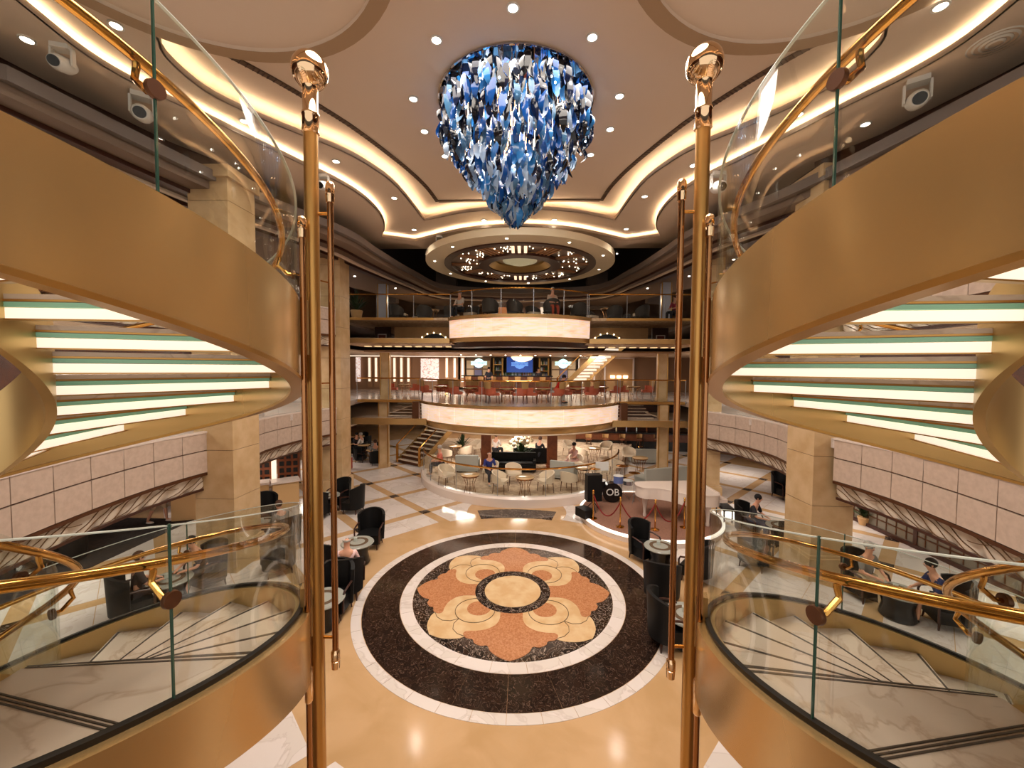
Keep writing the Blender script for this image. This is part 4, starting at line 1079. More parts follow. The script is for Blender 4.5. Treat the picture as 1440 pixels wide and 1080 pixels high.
cl = MB().box(-8.2, 30.4, D6+2.62, 10.5, .3, .12).build('cove_line', glow_w); tag(cl, 'glowing cove line at the ceiling above the slatted wall', 'light')
MB().box(10.6, 31.4, D6+1.4, 8.5, .2, 2.8).build('door_surround_wall', mat('taupe panel', (140, 104, 76), .5), wb)
dr = thing('glass_cabinet', 'white framed lattice and display wall right of the stair', 'cabinet', (6.6, 31.2, D6))
MB().box(0, 0, 1.3, 4.2, .1, 2.6).build('backing', mat('honey panel', (170, 130, 88), .5), dr)
for x in (-2.1, -.9, -.1, 2.1): MB().box(x, -.08, 1.3, .12, .1, 2.6).build('white_post', white_l, dr)
MB().box(0, -.08, 2.55, 4.3, .1, .12).build('white_header', white_l, dr)
for k in range(-4, 5):
    for s in (-1, 1): MB().tube([(-.5+k*.12-.3*s+.0, -.1, .6+.0), (-.5+k*.12+.3*s, -.1, 2.4)], .008, 4).build('lattice_bar', bronze, dr) if abs(k*.12) < .35 else None
for k in range(3): MB().box(.5+.5*k, -.12, 1.1, .3, .12, .2).build('lit_display', star_m, dr)

# upper balcony furniture
up_l = ['far left', 'second from left', 'left of the middle', 'in the middle', 'right of the middle', 'second from right', 'far right']
ups = [(-6.3, 20.6), (-5.0, 20.9), (-3.6, 21.1), (-1.35, 18.9), (-.2, 19.2), (1.5, 18.9), (2.9, 20.0), (4.9, 20.9), (6.2, 20.7)]
ul = ['at the far left of the bridge', 'second from the far left', 'at the left end of the curved rim', 'left of the orange tote bag', 'in the middle of the curved rim', 'under the reader in red trousers', 'at the right end of the curved rim', 'on the right bridge', 'at the far right of the bridge']
for k, ((x, y), l) in enumerate(zip(ups, ul)):
    lounge.place((x, y, D7), rnd.uniform(-.5, .5)+PI, 'dark rattan lounge chair with white cushion '+l, 'rattan lounge chairs of the upper deck', .95)
ups2 = [(-5.6, 22.2), (-2.5, 20.6), (.7, 20.4), (3.8, 21.6), (6.0, 23.4), (-7.9, 24.2)]
ul2 = ['behind the left bridge', 'behind the left rim', 'behind the middle rim', 'behind the right rim', 'behind the right bridge', 'by the left pillar']
for k, ((x, y), l) in enumerate(zip(ups2, ul2)):
    lounge.place((x, y, D7), rnd.uniform(-.8, .8), 'dark rattan lounge chair with white cushion, second row, '+l, 'rattan lounge chairs of the upper deck', .95)
    cafet.place((x+.8, y-.4, D7), 0, 'low round table %s on the upper deck' % l, 'round tables of the upper deck')
tb = thing('tote_bag', 'orange tote bag standing at the upper glass rail', 'bag', (-.75, 18.25, D7))
MB().box(0, 0, .17, .42, .16, .34, 0, .8).build('body', mat('orange canvas', (226, 150, 96), .7), tb); MB().tube([(-.1, 0, .32), (-.06, 0, .5), (.06, 0, .5), (.1, 0, .32)], .012, 5).build('handle', bronze, tb)
kio = thing('lit_kiosk', 'pinkish lit display wall behind the upper balcony', 'display', (0, 30.5, D7))
MB().box(0, 0, 1.2, 5.6, .2, 2.4).build('back_panel', mat('rose wall', (186, 150, 136), .5), kio)
MB().box(0, -.15, 2.35, 5.2, .1, .1).build('lit_header', glow_w, kio)
for x in (-1.7, 1.7): MB().box(x, -.2, 1.2, .5, .1, 2.3).build('lit_column', mat('lit cream column', (250, 226, 200), .5, emit=.9), kio)
for i in range(8): MB().box(-1.05+.3*i, -.3, 1.0, .22, .1, .22).build('shelf_good', white_l, kio)

# right stair between the decks with lit risers, left stair from the floor
def straight_stair(p0, p1, wdt, n, label, lit):
    p0, p1 = Vector(p0), Vector(p1); t = thing('straight_stair', label, 'staircase', p0)
    d = p1-p0; h = Vector((d.x, d.y, 0)); L = h.length; h.normalize(); s = Vector((-h.y, h.x, 0)); ang = math.atan2(s.y, s.x)
    for k in range(n):
        f = (k+.5)/n; c = h*L*f; z = d.z*(k+1)/n
        MB().box(c.x, c.y, z-.03, wdt, L/n+.03, .05, ang).build('tread', marb_step, t)
        a = h*L*k/n
        MB().box(a.x, a.y, z-.03-d.z/n*.5, wdt-.1, .03, d.z/n*(.55 if lit else .9), ang).build('riser', glow_w if lit else bronze, t)
    for sg in (-1, 1):
        o = s*sg*wdt/2; q = []
        for f in (-.02, 1.02): a = h*L*f+o; z = d.z*f; q.append([(a.x+s.x*.03*k, a.y+s.y*.03*k, z+zz) for k, zz in ((-1, -.18), (1, -.18), (1, .22), (-1, .22))])
        MB().sweep(q).build('stringer', gold, t)
        a, b = o, h*L+o
        MB().sweep([[(a.x, a.y, .2), (a.x, a.y, 1.0)], [(b.x, b.y, d.z+.2), (b.x, b.y, d.z+1.0)]], caps=False).build('glass_panel', glass, t)
        MB().tube([(a.x, a.y, 1.05), (b.x, b.y, d.z+1.05)], .035, 8).build('handrail', brass, t)
        MB().box(a.x, a.y, .5, .12, .12, 1.1).build('newel_post', brass, t)
    return t
straight_stair((3.3, 29.0, D6), (6.7, 24.6, D7-.15), 1.7, 18, 'gold stair with lit risers climbing right of the bar to the upper deck', True)
q0 = G(574, 653, 0)
straight_stair((q0.x, q0.y, 0), (q0.x+2.3, q0.y+3.4, D6-.9), 1.9, 14, 'gold edged stair climbing from the floor behind the left pale column', False)
ps = thing('glass_pier', 'clear glass ended pier wall at the left edge of the cafe', 'screen wall', G(606, 668, 0))
MB().box(0, 0, .5, .5, .5, 1.0).build('base', mat('silver tile', (190, 168, 140), .25, .3), ps); MB().box(0, 0, 1.2, .45, .04, .4).build('glass_top', glass, ps)

# ------------------------------------------------------------------ piano, drums, stanchions
z0 = .22
pp = G(936, 727, z0)+Vector((.25, -.2, 0))
pn = thing('grand_piano', 'white lacquered grand piano on three turned legs on the band stand', 'piano', (pp.x, pp.y, z0), R_(184)); pn.scale = (1.12, 1.12, 1.12)
outl = smooth([(0, 0, 0), (0, .75, 0), (.02, 1.45, 0), (.5, 1.5, 0), (.95, 1.42, 0), (1.25, 1.05, 0), (1.55, .80, 0), (1.95, .74, 0), (2.12, .5, 0), (2.10, .2, 0), (1.85, .02, 0), (.9, 0, 0)], 4, True)
outl = [(p[0]-1.0, p[1]-.7) for p in outl]
MB().prism(outl, .66, .98).build('case', white_l, pn, sm=50); MB().prism([(x*1.02, y*1.02) for x, y in outl], .985, 1.01).build('lid', white_l, pn, sm=50)
MB().box(-1.12, .02, .80, .28, 1.36, .10).build('keybed', white_l, pn)
for k in range(26): MB().box(-1.14, -.60+k*.048, .865, .16, .044, .02).build('white_key', white_l, pn, sm=0)
MB().box(-1.02, 0, .95, .05, 1.3, .18).build('fallboard', white_l, pn)
for x, y in ((-.75, -.5), (-.75, .55), (.85, -.3)):
    MB().lathe([(.05, 0), (.06, .06), (.045, .12), (.055, .3), (.085, .5), (.09, .58), (.11, .6), (.11, .66)], 14, x, y).build('leg', white_l, pn)
pb = thing('piano_bench', 'black padded piano bench half hidden behind the right rods', 'bench', (pp.x+1.75, pp.y+.1, z0), R_(85))
MB().box(0, 0, .46, .8, .36, .1).build('seat', black_l, pb); legs4(pb, .34, .13, .42, .025, .02, black_f)
kp = G(862, 708, z0)
dk = thing('drum_kit', 'drum kit with black bass drum lettered in white and blue tom', 'drum kit', (kp.x, kp.y, z0)); dk.scale = (1.12, 1.12, 1.12)
sh = mat('black drum shell', (24, 24, 30), .2); hd = mat('drum head white', (220, 218, 214), .4)
MB().tube([(0, .1, .34), (0, .48, .34)], .33, 24).build('bass_drum', sh, dk)
MB().tube([(0, .085, .34), (0, .1, .34)], .345, 24).build('bass_hoop', black_f, dk)
MB().tube([(0, .078, .34), (0, .088, .34)], .31, 24).build('bass_head', black_f, dk)
lettering('bass_lettering', 'OB', .34, hd, dk, (0, .074, .36))
for nm, x, y, z, r, h, m in (('blue_tom', .22, .2, .80, .17, .24, mat('blue drum shell', (96, 112, 168), .2)), ('floor_tom', -.42, .25, .56, .20, .36, sh), ('snare_drum', .62, .45, .62, .18, .14, mat('steel drum', (180, 180, 186), .15, .8))):
    d_ = MB().lathe([(0, z-h/2), (r, z-h/2), (r, z+h/2), (0, z+h/2)], 20, x, y).build(nm, m, dk); MB().lathe([(0, z+h/2+.002), (r+.008, z+h/2+.002), (r+.008, z+h/2+.016), (0, z+h/2+.016)], 20, x, y).build('drum_head', hd, d_)
for x, y, z, r in ((-.55, .5, 1.1, .2), (.78, .2, 1.05, .2), (.45, .6, 1.2, .23)):
    c_ = MB().lathe([(0, z+.02), (r, z-.015), (r, z-.01), (0, z+.03)], 22, x, y).build('cymbal', brass, dk); MB().tube([(x, y, z), (x, y, 0)], .012, 6).build('stand_pole', steel, c_)
    for k in range(3): a = k*2.1; MB().tube([(x, y, .3), (x+.22*math.cos(a), y+.22*math.sin(a), .01)], .009, 5).build('stand_foot', steel, c_)
ms = thing('covered_speaker', 'tall black covered loudspeaker left of the drum kit', 'speaker', G(834, 718, z0), R_(10))
MB().box(0, 0, .88, .56, .34, .98).build('cabinet', black_l, ms); MB().tube([(0, 0, 0), (0, 0, .5)], .03, 8).build('pole', black_f, ms)
for k in range(3): a = 2.1*k+.5; MB().tube([(0, 0, .35), (.3*math.cos(a), .3*math.sin(a), .015)], .015, 6).build('foot', black_f, ms)
mo = thing('floor_monitor', 'black wedge floor monitor at the left rim of the band stand', 'speaker', G(822, 726, z0), R_(-60))
MB().prism([(-.28, -.2), (.28, -.2), (.28, .2), (-.28, .2)], 0, .3).build('cabinet', black_l, mo)
st2 = thing('music_stand', 'music stand with open white sheets behind the covered loudspeaker', 'music stand', G(846, 700, z0), 0)
MB().tube([(0, 0, .03), (0, 0, 1.2)], .012, 6).build('pole', steel, st2); MB().box(0, 0, 1.3, .55, .03, .36, .2).build('sheet_music', hd, st2)
for k in range(3): a = 2.1*k; MB().tube([(0, 0, .2), (.25*math.cos(a), .25*math.sin(a), .01)], .01, 5).build('foot', steel, st2)
def mk_stan():
    t = thing('rope_stanchion', 'x', 'stanchion')
    MB().lathe([(0, 0), (.14, 0), (.14, .02), (.05, .05), (0, .05)], 20).build('base', brass, t)
    MB().lathe([(.024, .04), (.024, .86), (.034, .87), (.034, .93), (.02, .95)], 12).build('post', brass, t)
    MB().ball(0, 0, .98, .04, 12, 8).build('knob', brass, t); return t
stan = Proto(mk_stan())
sp2 = [G(834, 729, z0), G(872, 741, z0), G(921, 745, z0), G(962, 742, z0), G(982, 722, z0)]
sl = ['at the left rim beside the loudspeaker', 'in front of the bass drum', 'in front of the piano leg', 'behind the hanging right rod', 'at the right rim beside the pillar']
for p, l in zip(sp2, sl): stan.place(p, 0, 'brass rope post '+l, 'brass rope posts of the band stand')
for i, l in zip(range(4), ('from the left rim post to the drum post', 'from the drum post to the piano post', 'from the piano post behind the hanging rod', 'at the right end of the band stand')):
    a, b = sp2[i], sp2[i+1]; pts = []
    for k in range(13):
        t = k/12; q = a.lerp(b, t); pts.append((q.x, q.y, z0+.86-.62*(1-(2*t-1)**2)))
    o = MB().tube(pts, .022, 8).build('velvet_rope', redv); tag(o, 'dark red velvet rope slung '+l, 'rope', 'velvet ropes of the band stand')

# plants, flowers
def plant(loc, label, s=1.0, flowers=False, pot=stone):
    t = thing('flower_arrangement' if flowers else 'potted_plant', label, 'flowers' if flowers else 'plant', loc)
    MB().lathe([(0, 0), (.14*s, 0), (.2*s, .3*s), (.18*s, .32*s), (0, .28*s)], 16).build('pot', pot, t)
    m = MB()
    for k in range(70):
        a = rnd.random()*2*PI; e = rnd.random(); l = s*(.3+.45*rnd.random()); b = Vector((0, 0, .3*s)); tip = b+Vector((math.cos(a)*l*e, math.sin(a)*l*e, l*(1.1-e*.7)))
        sd = Vector((-math.sin(a), math.cos(a), 0))*.03*s; md = b.lerp(tip, .6)+Vector((0, 0, .06*s))
        m.add([b, md+sd, tip, md-sd, md+Vector((0, 0, .012))], [(0, 1, 4), (0, 4, 3), (1, 2, 4), (4, 2, 3)])
    o = m.build('leaves', leafm, t, 0); o['kind'] = 'stuff'
    if flowers:
        fm = mat('cream petals', (240, 222, 190), .6)
        for k in range(22):
            a = rnd.random()*2*PI; r = s*.42*rnd.random()**.6; f = MB()
            f.ball(r*math.cos(a), r*math.sin(a), s*(.75+.3*rnd.random()), .075*s, 7, 5).build('blossom', fm, t)
    return t
plant(G(733, 655, PZ)+Vector((0, 0, .0)), 'large arrangement of cream blossoms on the cafe centre table', 1.5, True)
plant(G(650, 638, PZ), 'dark leafy potted plant behind the left cafe chairs', 1.3)
plant(G(1214, 738, 0), 'potted plant with white blossoms right of the stone pillar', .9, True)
plant((-8.3, 20.2, D7), 'dark tree like plant at the left end of the upper deck', 1.5)
# far ground bar on the right, shop counters
gb = thing('ground_bar', 'long black and walnut bar counter under the right bridge', 'bar', (7.6, 27.5, 0), R_(-8))
MB().box(0, 0, .55, 7.4, .7, 1.1).build('body', walnut, gb); MB().box(0, 0, 1.14, 7.7, .9, .08).build('top', black_f, gb); MB().box(0, -.42, .3, 7.4, .1, .6).build('kick_panel', black_f, gb)
MB().box(0, 2.4, 1.4, 7.4, .3, 2.8).build('back_wall', darkbr, gb)
for k in range(9): bottle(4.6+.7*k, 27.8, 1.18, 'bottle standing on the long ground floor bar', 'bottles on the ground bar', k)
for k in range(6): stool.place((4.6+1.15*k, 26.6+.05*k, 0), .1*k, 'dark bar stool with pale back at the ground bar, %s from its left end' % ('first second third fourth fifth sixth'.split()[k]), 'stools of the ground bar')
rd = thing('reception_desk', 'curved red wood desk front with two lit strips, left beyond the stair glass', 'desk', G(395, 715, 0)+Vector((-1.25, -.6, 0)), R_(20))
for k in range(4):
    x = -1.5+1.0*k; MB().box(x, .12*k, .5, .9, .5, 1.0, .1*k).build('desk_module', mat('desk front sandstone', (206, 166, 116), .4), rd); MB().box(x, .12*k-.02, 1.04, .98, .6, .08, .1*k).build('desk_top', white_l, rd)
    MB().box(x, .8+.1*k, 1.5, .8, .2, 1.4).build('pigeonhole_panel', wood_r, rd)
    for i in range(3):
        for j in range(4): MB().box(x-.25+.25*i, .69+.1*k, 1.0+.28*j, .16, .02, .18).build('pigeonhole', blackm, rd)
for k in (0, 1, 2): MB().box(-1.0+1.0*k, .68+.1*k, 1.45, .16, .1, 1.3).build('lit_strip', glow_w, rd)
for sx, nm in ((1, 'right'),):
    fr = thing('lattice_screen', 'dark framed glazed lattice screens along the %s outer wall' % nm, 'screen wall', (sx*12.4, 9.5, 0))
    for k in range(6):
        f = MB().box(0, -5+2*k, 1.15, .08, .12, 2.3).build('mullion', darkbr, fr)
        for j in range(4): MB().box(0, -4+2*k, .4+.5*j, .05, 1.86, .04).build('lattice_bar', bronze, fr)
        for j in range(5): MB().box(0, -4.7+2*k+.35*j, 1.1, .05, .03, 1.9).build('lattice_bar', bronze, fr)
    MB().box(0, 1, 1.15, .02, 12, 2.2).build('pane', mat('smoky pane', (120, 112, 98), .2), fr)
    MB().box(0, 1, 2.3, .14, 12, .12).build('top_rail', darkbr, fr); MB().box(0, 1, .06, .16, 12, .12).build('bottom_rail', darkbr, fr)

dw = thing('panelled_wall', 'black wall added to darken the lounge, with cream panels under the left gallery, behind the walking person', 'wall panel', (-14.4, 8.0, 0))  # blackened wall added to make the interior behind look dark
MB().box(0, 0, 1.15, .2, 11.5, 2.3).build('backing', blackm, dw)
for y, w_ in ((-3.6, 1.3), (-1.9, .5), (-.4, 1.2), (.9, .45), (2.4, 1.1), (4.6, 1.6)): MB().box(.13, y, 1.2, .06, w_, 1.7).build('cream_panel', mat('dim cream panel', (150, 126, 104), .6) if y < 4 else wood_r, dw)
dc = MB().box(-12.9, 8.0, .0, 2.8, 11.5, .03).build('shaded_carpet', mat('shaded lounge carpet', (30, 24, 24), .9, noise=(12, (52, 38, 34), .45, .6))); tag(dc, 'lounge carpet strip coloured dark for the gloom under the left gallery', 'carpet', kind='structure')  # dark colour stands in for the gloom under the gallery
pw = thing('panelled_wall', 'walnut panelled wall with lit shelves behind the ground floor cafe', 'wall panel', (0, 33.5, 0))
MB().box(0, 0, 1.75, 15, .2, 3.5).build('backing', walnut, pw)
for k in range(14): MB().box(-6.8+1.05*k, -.13, 1.7, .95, .05, 3.2).build('wood_panel', wood_r if k % 3 else mat('tan panel', (176, 140, 100), .4), pw)
for k in (3, 5, 8, 10):
    for j in range(4): MB().box(-6.8+1.05*k, -.22, .7+.6*j, .8, .12, .05).build('lit_shelf', glow_w, pw)

# red luggage cart by the left pillar
rc = thing('suitcase', 'red suitcase standing left behind the stone pillar', 'suitcase', G(489, 660, 0)); MB().box(0, 0, .33, .42, .25, .58).build('shell', mat('red shell', (160, 40, 24), .4), rc)
for k in range(4): MB().box(0, -.13, .13+.13*k, .38, .02, .03).build('rib', black_f, rc)
MB().tube([(-.1, .08, .6), (-.1, .08, .95), (.1, .08, .95), (.1, .08, .6)], .01, 5).build('handle', steel, rc)

# ------------------------------------------------------------------ people
def skin_mesh(name, verts, edges, radii, m, parent, sub=1):
    me = bpy.data.meshes.new(name); me.from_pydata([tuple(v) for v in verts], edges, []); o = bpy.data.objects.new(name, me); COL.objects.link(o)
    md = o.modifiers.new('skin', 'SKIN'); md.use_smooth_shade = True
    for i, r in enumerate(radii):
        sv = me.skin_vertices[0].data[i]; sv.radius = (r if isinstance(r, tuple) else (r, r)); sv.use_root = (i == 0)
    ss = o.modifiers.new('sub', 'SUBSURF'); ss.levels = sub; ss.render_levels = sub
    me.materials.append(m); o.parent = parent; return o
def person(loc, rz, pose, shirt, trousers, hair, label, shorts=False, lean=0.0, scale=1.0, bald=False, look=0, bend=0):
    """stands at its feet (standing) or on a 0.45 seat (sitting), faces -Y"""
    t = thing('person', label, 'person', loc, rz); t.scale = (scale,)*3
    V = Vector
    if pose == 'sit':
        hz = .56; pel = V((0, .0, hz)); ch = V((0, -.02-lean, hz+.42)); nk = V((0, -.04-lean*1.2, hz+.56))
        kn = [V((s*.12, -.46, hz-.02)) for s in (-1, 1)]; an = [V((s*.13, -.48, .10)) for s in (-1, 1)]
    else:
        hz = .92; pel = V((0, 0, hz)); ch = V((0, -.02-lean, hz+.44)); nk = V((0, -.03-lean, hz+.58))
        st = .22 if pose == 'walk' else .03
        kn = [V((s*.10, -.05-s*st*.6, .50)) for s in (-1, 1)]; an = [V((s*.10, .02-s*st*1.1, .09)) for s in (-1, 1)]
    hd = nk+V((0, -.03-lean*.3, .13)); ht = hd+V((0, .0, .10))
    hip = [pel+V((s*.10, 0, -.03)) for s in (-1, 1)]; shl = [ch+V((s*.18, 0, .05)) for s in (-1, 1)]
    if pose == 'sit': el = [V((s*.26, -.14-lean, hz+.18)) for s in (-1, 1)]; ha = [V((s*.12, -.36-lean, hz+.14)) for s in (-1, 1)]
    else: el = [V((s*.25, .02+s*.05, hz+.18)) for s in (-1, 1)]; ha = [V((s*.25, -.12-s*.06, hz-.02)) for s in (-1, 1)]
    wr = [el[i].lerp(ha[i], .9) for i in (0, 1)]
    vs = [pel, (pel+ch)/2, ch, nk, hd, ht]; ed = [(0, 1), (1, 2), (2, 3), (3, 4), (4, 5)]; rd = [(.13, .10), (.12, .09), (.14, .10), .055, (.078, .09), (.07, .08)]
    for i in (0, 1):
        b = len(vs); vs += [shl[i], el[i], wr[i], ha[i]+(ha[i]-el[i]).normalized()*.05]; ed += [(2, b), (b, b+1), (b+1, b+2), (b+2, b+3)]; rd += [.055, .042, .028, .034]
        b = len(vs); toe = an[i]+V((0, -.16, -.05)); vs += [hip[i], kn[i], an[i], toe]; ed += [(0, b), (b, b+1), (b+1, b+2), (b+2, b+3)]; rd += [.085, .058, .038, .035]
    body = skin_mesh('body', vs, ed, rd, skin_m, t, 1)
    # five fingers on each hand
    for i in (0, 1):
        d = (ha[i]-el[i]).normalized(); s_ = (-1, 1)[i]; side = V((1, 0, 0)); p0 = ha[i]+d*.06; m = MB()
        for k in range(4): q = p0+side*(-.024+.016*k); l = (.055, .066, .062, .048)[k]; m.tube([q-d*.02, q+d*l*.55, q+d*l*.9+V((0, 0, -.02))], [.009, .0085, .006], 6)
        q = ha[i]-side*s_*.03; m.tube([q, q-side*s_*.02+d*.035, q-side*s_*.014+d*.06], [.010, .009, .007], 6)
        m.build('fingers', skin_m, t)
    # clothes
    ve = [pel+V((0, 0, -.02)), (pel+ch)/2, ch+V((0, 0, .03))]; ee = [(0, 1), (1, 2)]; re = [(.155, .125), (.145, .115), (.165, .12)]
    for i in (0, 1):
        b = len(ve); ve += [shl[i], el[i].lerp(shl[i], .1)]; ee += [(2, b), (b, b+1)]; re += [.075, .058]
    skin_mesh('shirt', ve, ee, re, shirt, t, 1)
    ve = [pel]; ee = []; re = [(.155, .13)]
    for i in (0, 1):
        e = kn[i].lerp(an[i], .05) if shorts else kn[i].lerp(an[i], .92)
        b = len(ve); ve += [hip[i], kn[i], e]; ee += [(0, b), (b, b+1), (b+1, b+2)]; re += [.105, .078, .07 if shorts else .055]
    skin_mesh('trousers', ve, ee, re, trousers, t, 1)
    for i in (0, 1): MB().ball(an[i].x, an[i].y-.08, an[i].z-.045, .06, 10, 6, .85, 2.2, .75).build('shoe', hair if pose == 'sit' else white_l, t)
    # head details: hair, ears, nose, eyes, mouth
    c = hd+V((0, 0, .05))
    if not bald: MB().ball(c.x, c.y+.022, c.z+.035, .108, 14, 9, .95, 1.02, 1.0).build('hair', hair, t)
    else: MB().lathe([(.086, -.01), (.098, .0), (.096, .03), (.086, .04)], 14, c.x, c.y+.01, c.z, R_(10), R_(170)).build('hair', hair, t)
    MB().tube([(c.x, c.y-.085, c.z+.01), (c.x, c.y-.112, c.z-.02), (c.x, c.y-.088, c.z-.028)], [.009, .014, .01], 6).build('nose', skin_m, t)
    for s in (-1, 1):
        MB().ball(c.x+s*.032, c.y-.083, c.z+.012, .011, 8, 5).build('eye', blackm, t); MB().ball(c.x+s*.088, c.y, c.z-.005, .024, 8, 5, .4, .8, 1.2).build('ear', skin_m, t)
    MB().box(c.x, c.y-.082, c.z-.052, .045, .012, .01).build('mouth', mat('lip', (150, 80, 72), .5), t)
    return t
def cl(n, rgb): return mat('cloth '+n, rgb, .85)
gh = cl('grey hair', (168, 160, 152)); bh = cl('black hair', (26, 20, 20)); brn = cl('brown hair', (70, 44, 30)); wh = cl('white shirt', (224, 214, 208)); dkc = cl('charcoal', (38, 36, 42))
def on(o, off=(0, 0)):   # sit on a placed chair
    return (o.location.x+off[0], o.location.y+off[1], o.location.z-.0), o.rotation_euler.z
def sitter(key, *a, **k):
    o = seats[key]; r = o.rotation_euler.z; l = o.location
    return person((l.x+math.sin(r)*.06, l.y-math.cos(r)*.06, 0), r, 'sit', *a, **k)
sitter((487, 838), cl('pink and white shirt', (228, 190, 188)), dkc, gh, 'bald person in a pink and white shirt seated with back to the camera', bald=True)
sitter((1330, 880), cl('navy shirt', (30, 40, 84)), dkc, bh, 'person in a dark blue shirt seated beyond the right stair glass, looking at a phone', shorts=True, lean=.12)
sitter((188, 868), cl('dark dress', (48, 36, 36)), cl('dark dress', (48, 36, 36)), brn, 'person in a dark sleeveless dress leaning back beyond the left stair glass', shorts=True)
sitter((292, 826), cl('dark dress', (48, 36, 36)), dkc, bh, 'person in black reading behind the left glass seam', shorts=True, lean=.15)
sitter((95, 790), dkc, dkc, gh, 'grey haired person in a black shirt at the left edge', lean=.05)
sitter((402, 772), cl('grey tee', (120, 116, 112)), dkc, brn, 'person in a grey top beyond the curved left glass beside the pole', lean=.15)
sitter((1052, 752), dkc, cl('denim', (52, 62, 86)), bh, 'person in black beyond the curved right glass by the dark table', lean=.1)
sitter((1212, 840), cl('grey tee', (120, 116, 112)), cl('beige trousers', (188, 166, 136)), gh, 'person reclining in pale trousers in the middle of the right stair glass')
p = G(222, 735, 0); person((p.x, p.y, 0), R_(100), 'walk', cl('black tee', (28, 30, 42)), cl('beige shorts', (176, 150, 122)), bh, 'person walking in beige shorts and white shoes under the left gallery', shorts=True)
p = G(688, 678, PZ); person((p.x, p.y-.1, PZ), R_(20), 'sit', cl('dark blue shirt', (36, 44, 110)), dkc, gh, 'bald person in a dark blue shirt at the left cafe table', bald=True)
p = G(620, 668, PZ); person((p.x, p.y, PZ), R_(-70), 'sit', cl('salmon top', (214, 116, 96)), dkc, gh, 'grey haired person in a salmon top at the left end of the cafe')
p = G(808, 662, PZ); person((p.x, p.y, PZ), R_(-60), 'sit', cl('pink print dress', (204, 160, 152)), cl('pink print dress', (204, 160, 152)), bh, 'dark haired person in a pale pink dress right of the red column')
p = G(697, 645, PZ); person((p.x, p.y, PZ), R_(150), 'sit', wh, dkc, bh, 'dark haired person in a white shirt behind the black sofa')
p = G(757, 652, PZ); person((p.x, p.y, PZ), R_(150), 'sit', dkc, dkc, brn, 'person in black lounging on the rear black sofa', lean=.1)
person((1.75, 19.9, D6), R_(70), 'sit', cl('bright red top', (216, 44, 34)), cl('pale grey trousers', (190, 186, 180)), bh, 'person in a bright red top leaning forward at a balcony table', lean=.3)
person((1.35, 30.9, D6), 0, 'stand', cl('patterned dark shirt', (60, 56, 64)), dkc, bh, 'bartender in a patterned dark shirt behind the bar')
person((-2.3, 28.7, D6), R_(180), 'stand', cl('black tee', (28, 30, 42)), dkc, bh, 'person in black standing at the left part of the bar', lean=.1)
person((1.5, 18.85, D7-.08), R_(20), 'sit', cl('pale tank top', (200, 176, 160)), cl('rust red trousers', (150, 62, 44)), gh, 'grey haired person in rust red trousers reading on the upper balcony', lean=.05)
person((-2.9, 19.6, D7-.08), R_(-30), 'sit', cl('pale floral shirt', (206, 196, 190)), dkc, gh, 'person in a pale floral shirt on the upper balcony at the left')
person((7.9, 20.6, D7-.08), R_(-60), 'sit', cl('magenta top', (150, 44, 66)), dkc, brn, 'person in a magenta top at the far right of the upper deck')

# busy dining groups far left under the bridge and far right
for k, (px, py) in enumerate(((492, 640), (512, 642), (525, 650), (505, 628))):
    p = G(px, py, 0); cafet.place(p, 0, 'dark dining table under the left bridge, %s' % ('leftmost', 'second from left', 'nearest the pale column', 'farthest back')[k], 'dining tables under the left bridge')
    for j, a in enumerate((0, 120, 240)):
        x, y = p.x+.75*math.cos(R_(a+30*k)), p.y+.75*math.sin(R_(a+30*k))
        wing.place((x, y, 0), face(x, y, p.x, p.y), 'dark dining chair, %s, at the %s dining table under the left bridge' % (('right side', 'far side', 'left side')[j], ('leftmost', 'second', 'column side', 'rear')[k]), 'dark chairs under the left bridge', .8)
        if (j+k) % 2 == 0: person((x, y, 0), face(x, y, p.x, p.y), 'sit', (wh, dkc, cl('grey tee', (120, 116, 112)))[j], dkc, (gh, bh, brn)[j], 'small figure %s at the %s dining table under the left bridge' % (('in a white shirt', 'in charcoal', 'in a grey tee')[j], ('leftmost', 'second', 'column side', 'rear')[k]))
for k, (px, py) in enumerate(((1100, 700), (1128, 712))):
    p = G(px, py, 0); wing.place(p, R_(20), 'brown backed armchair beyond the right curved fascia, %s' % ('left one', 'right one, beside the pillar')[k], 'armchairs under the right fascia')

# ------------------------------------------------------------------ ceiling fixtures
dl_pts = [(0, 6.08, 0), (1.255, 6.63, 0), (-1.255, 6.63, 0), (2.02, 8.03, 0), (-2.02, 8.03, 0), (2.07, 9.11, 0), (-2.07, 9.11, 0), (1.815, 10.16, 0), (-1.815, 10.16, 0),
          (1.19, 13.68, 1), (-1.19, 13.68, 1), (3.82, 14.58, 1), (-3.82, 14.58, 1), (3.66, 11.87, 1), (-3.66, 11.87, 1), (4.40, 9.77, 1), (-4.40, 9.77, 1), (5.53, 8.17, 1), (-5.53, 8.17, 1), (6.0, 5.4, 1), (-6.0, 5.4, 1)]
dproto = thing('downlight', 'x', 'light')
MB().lathe([(.085, -.012), (.115, -.012), (.115, .01), (.085, .01)], 20).build('trim_ring', white_p, dproto); MB().lathe([(0, -.006), (.085, -.006), (.085, .004), (0, .004)], 20).build('lens', lamp_m, dproto)
DL = Proto(dproto)
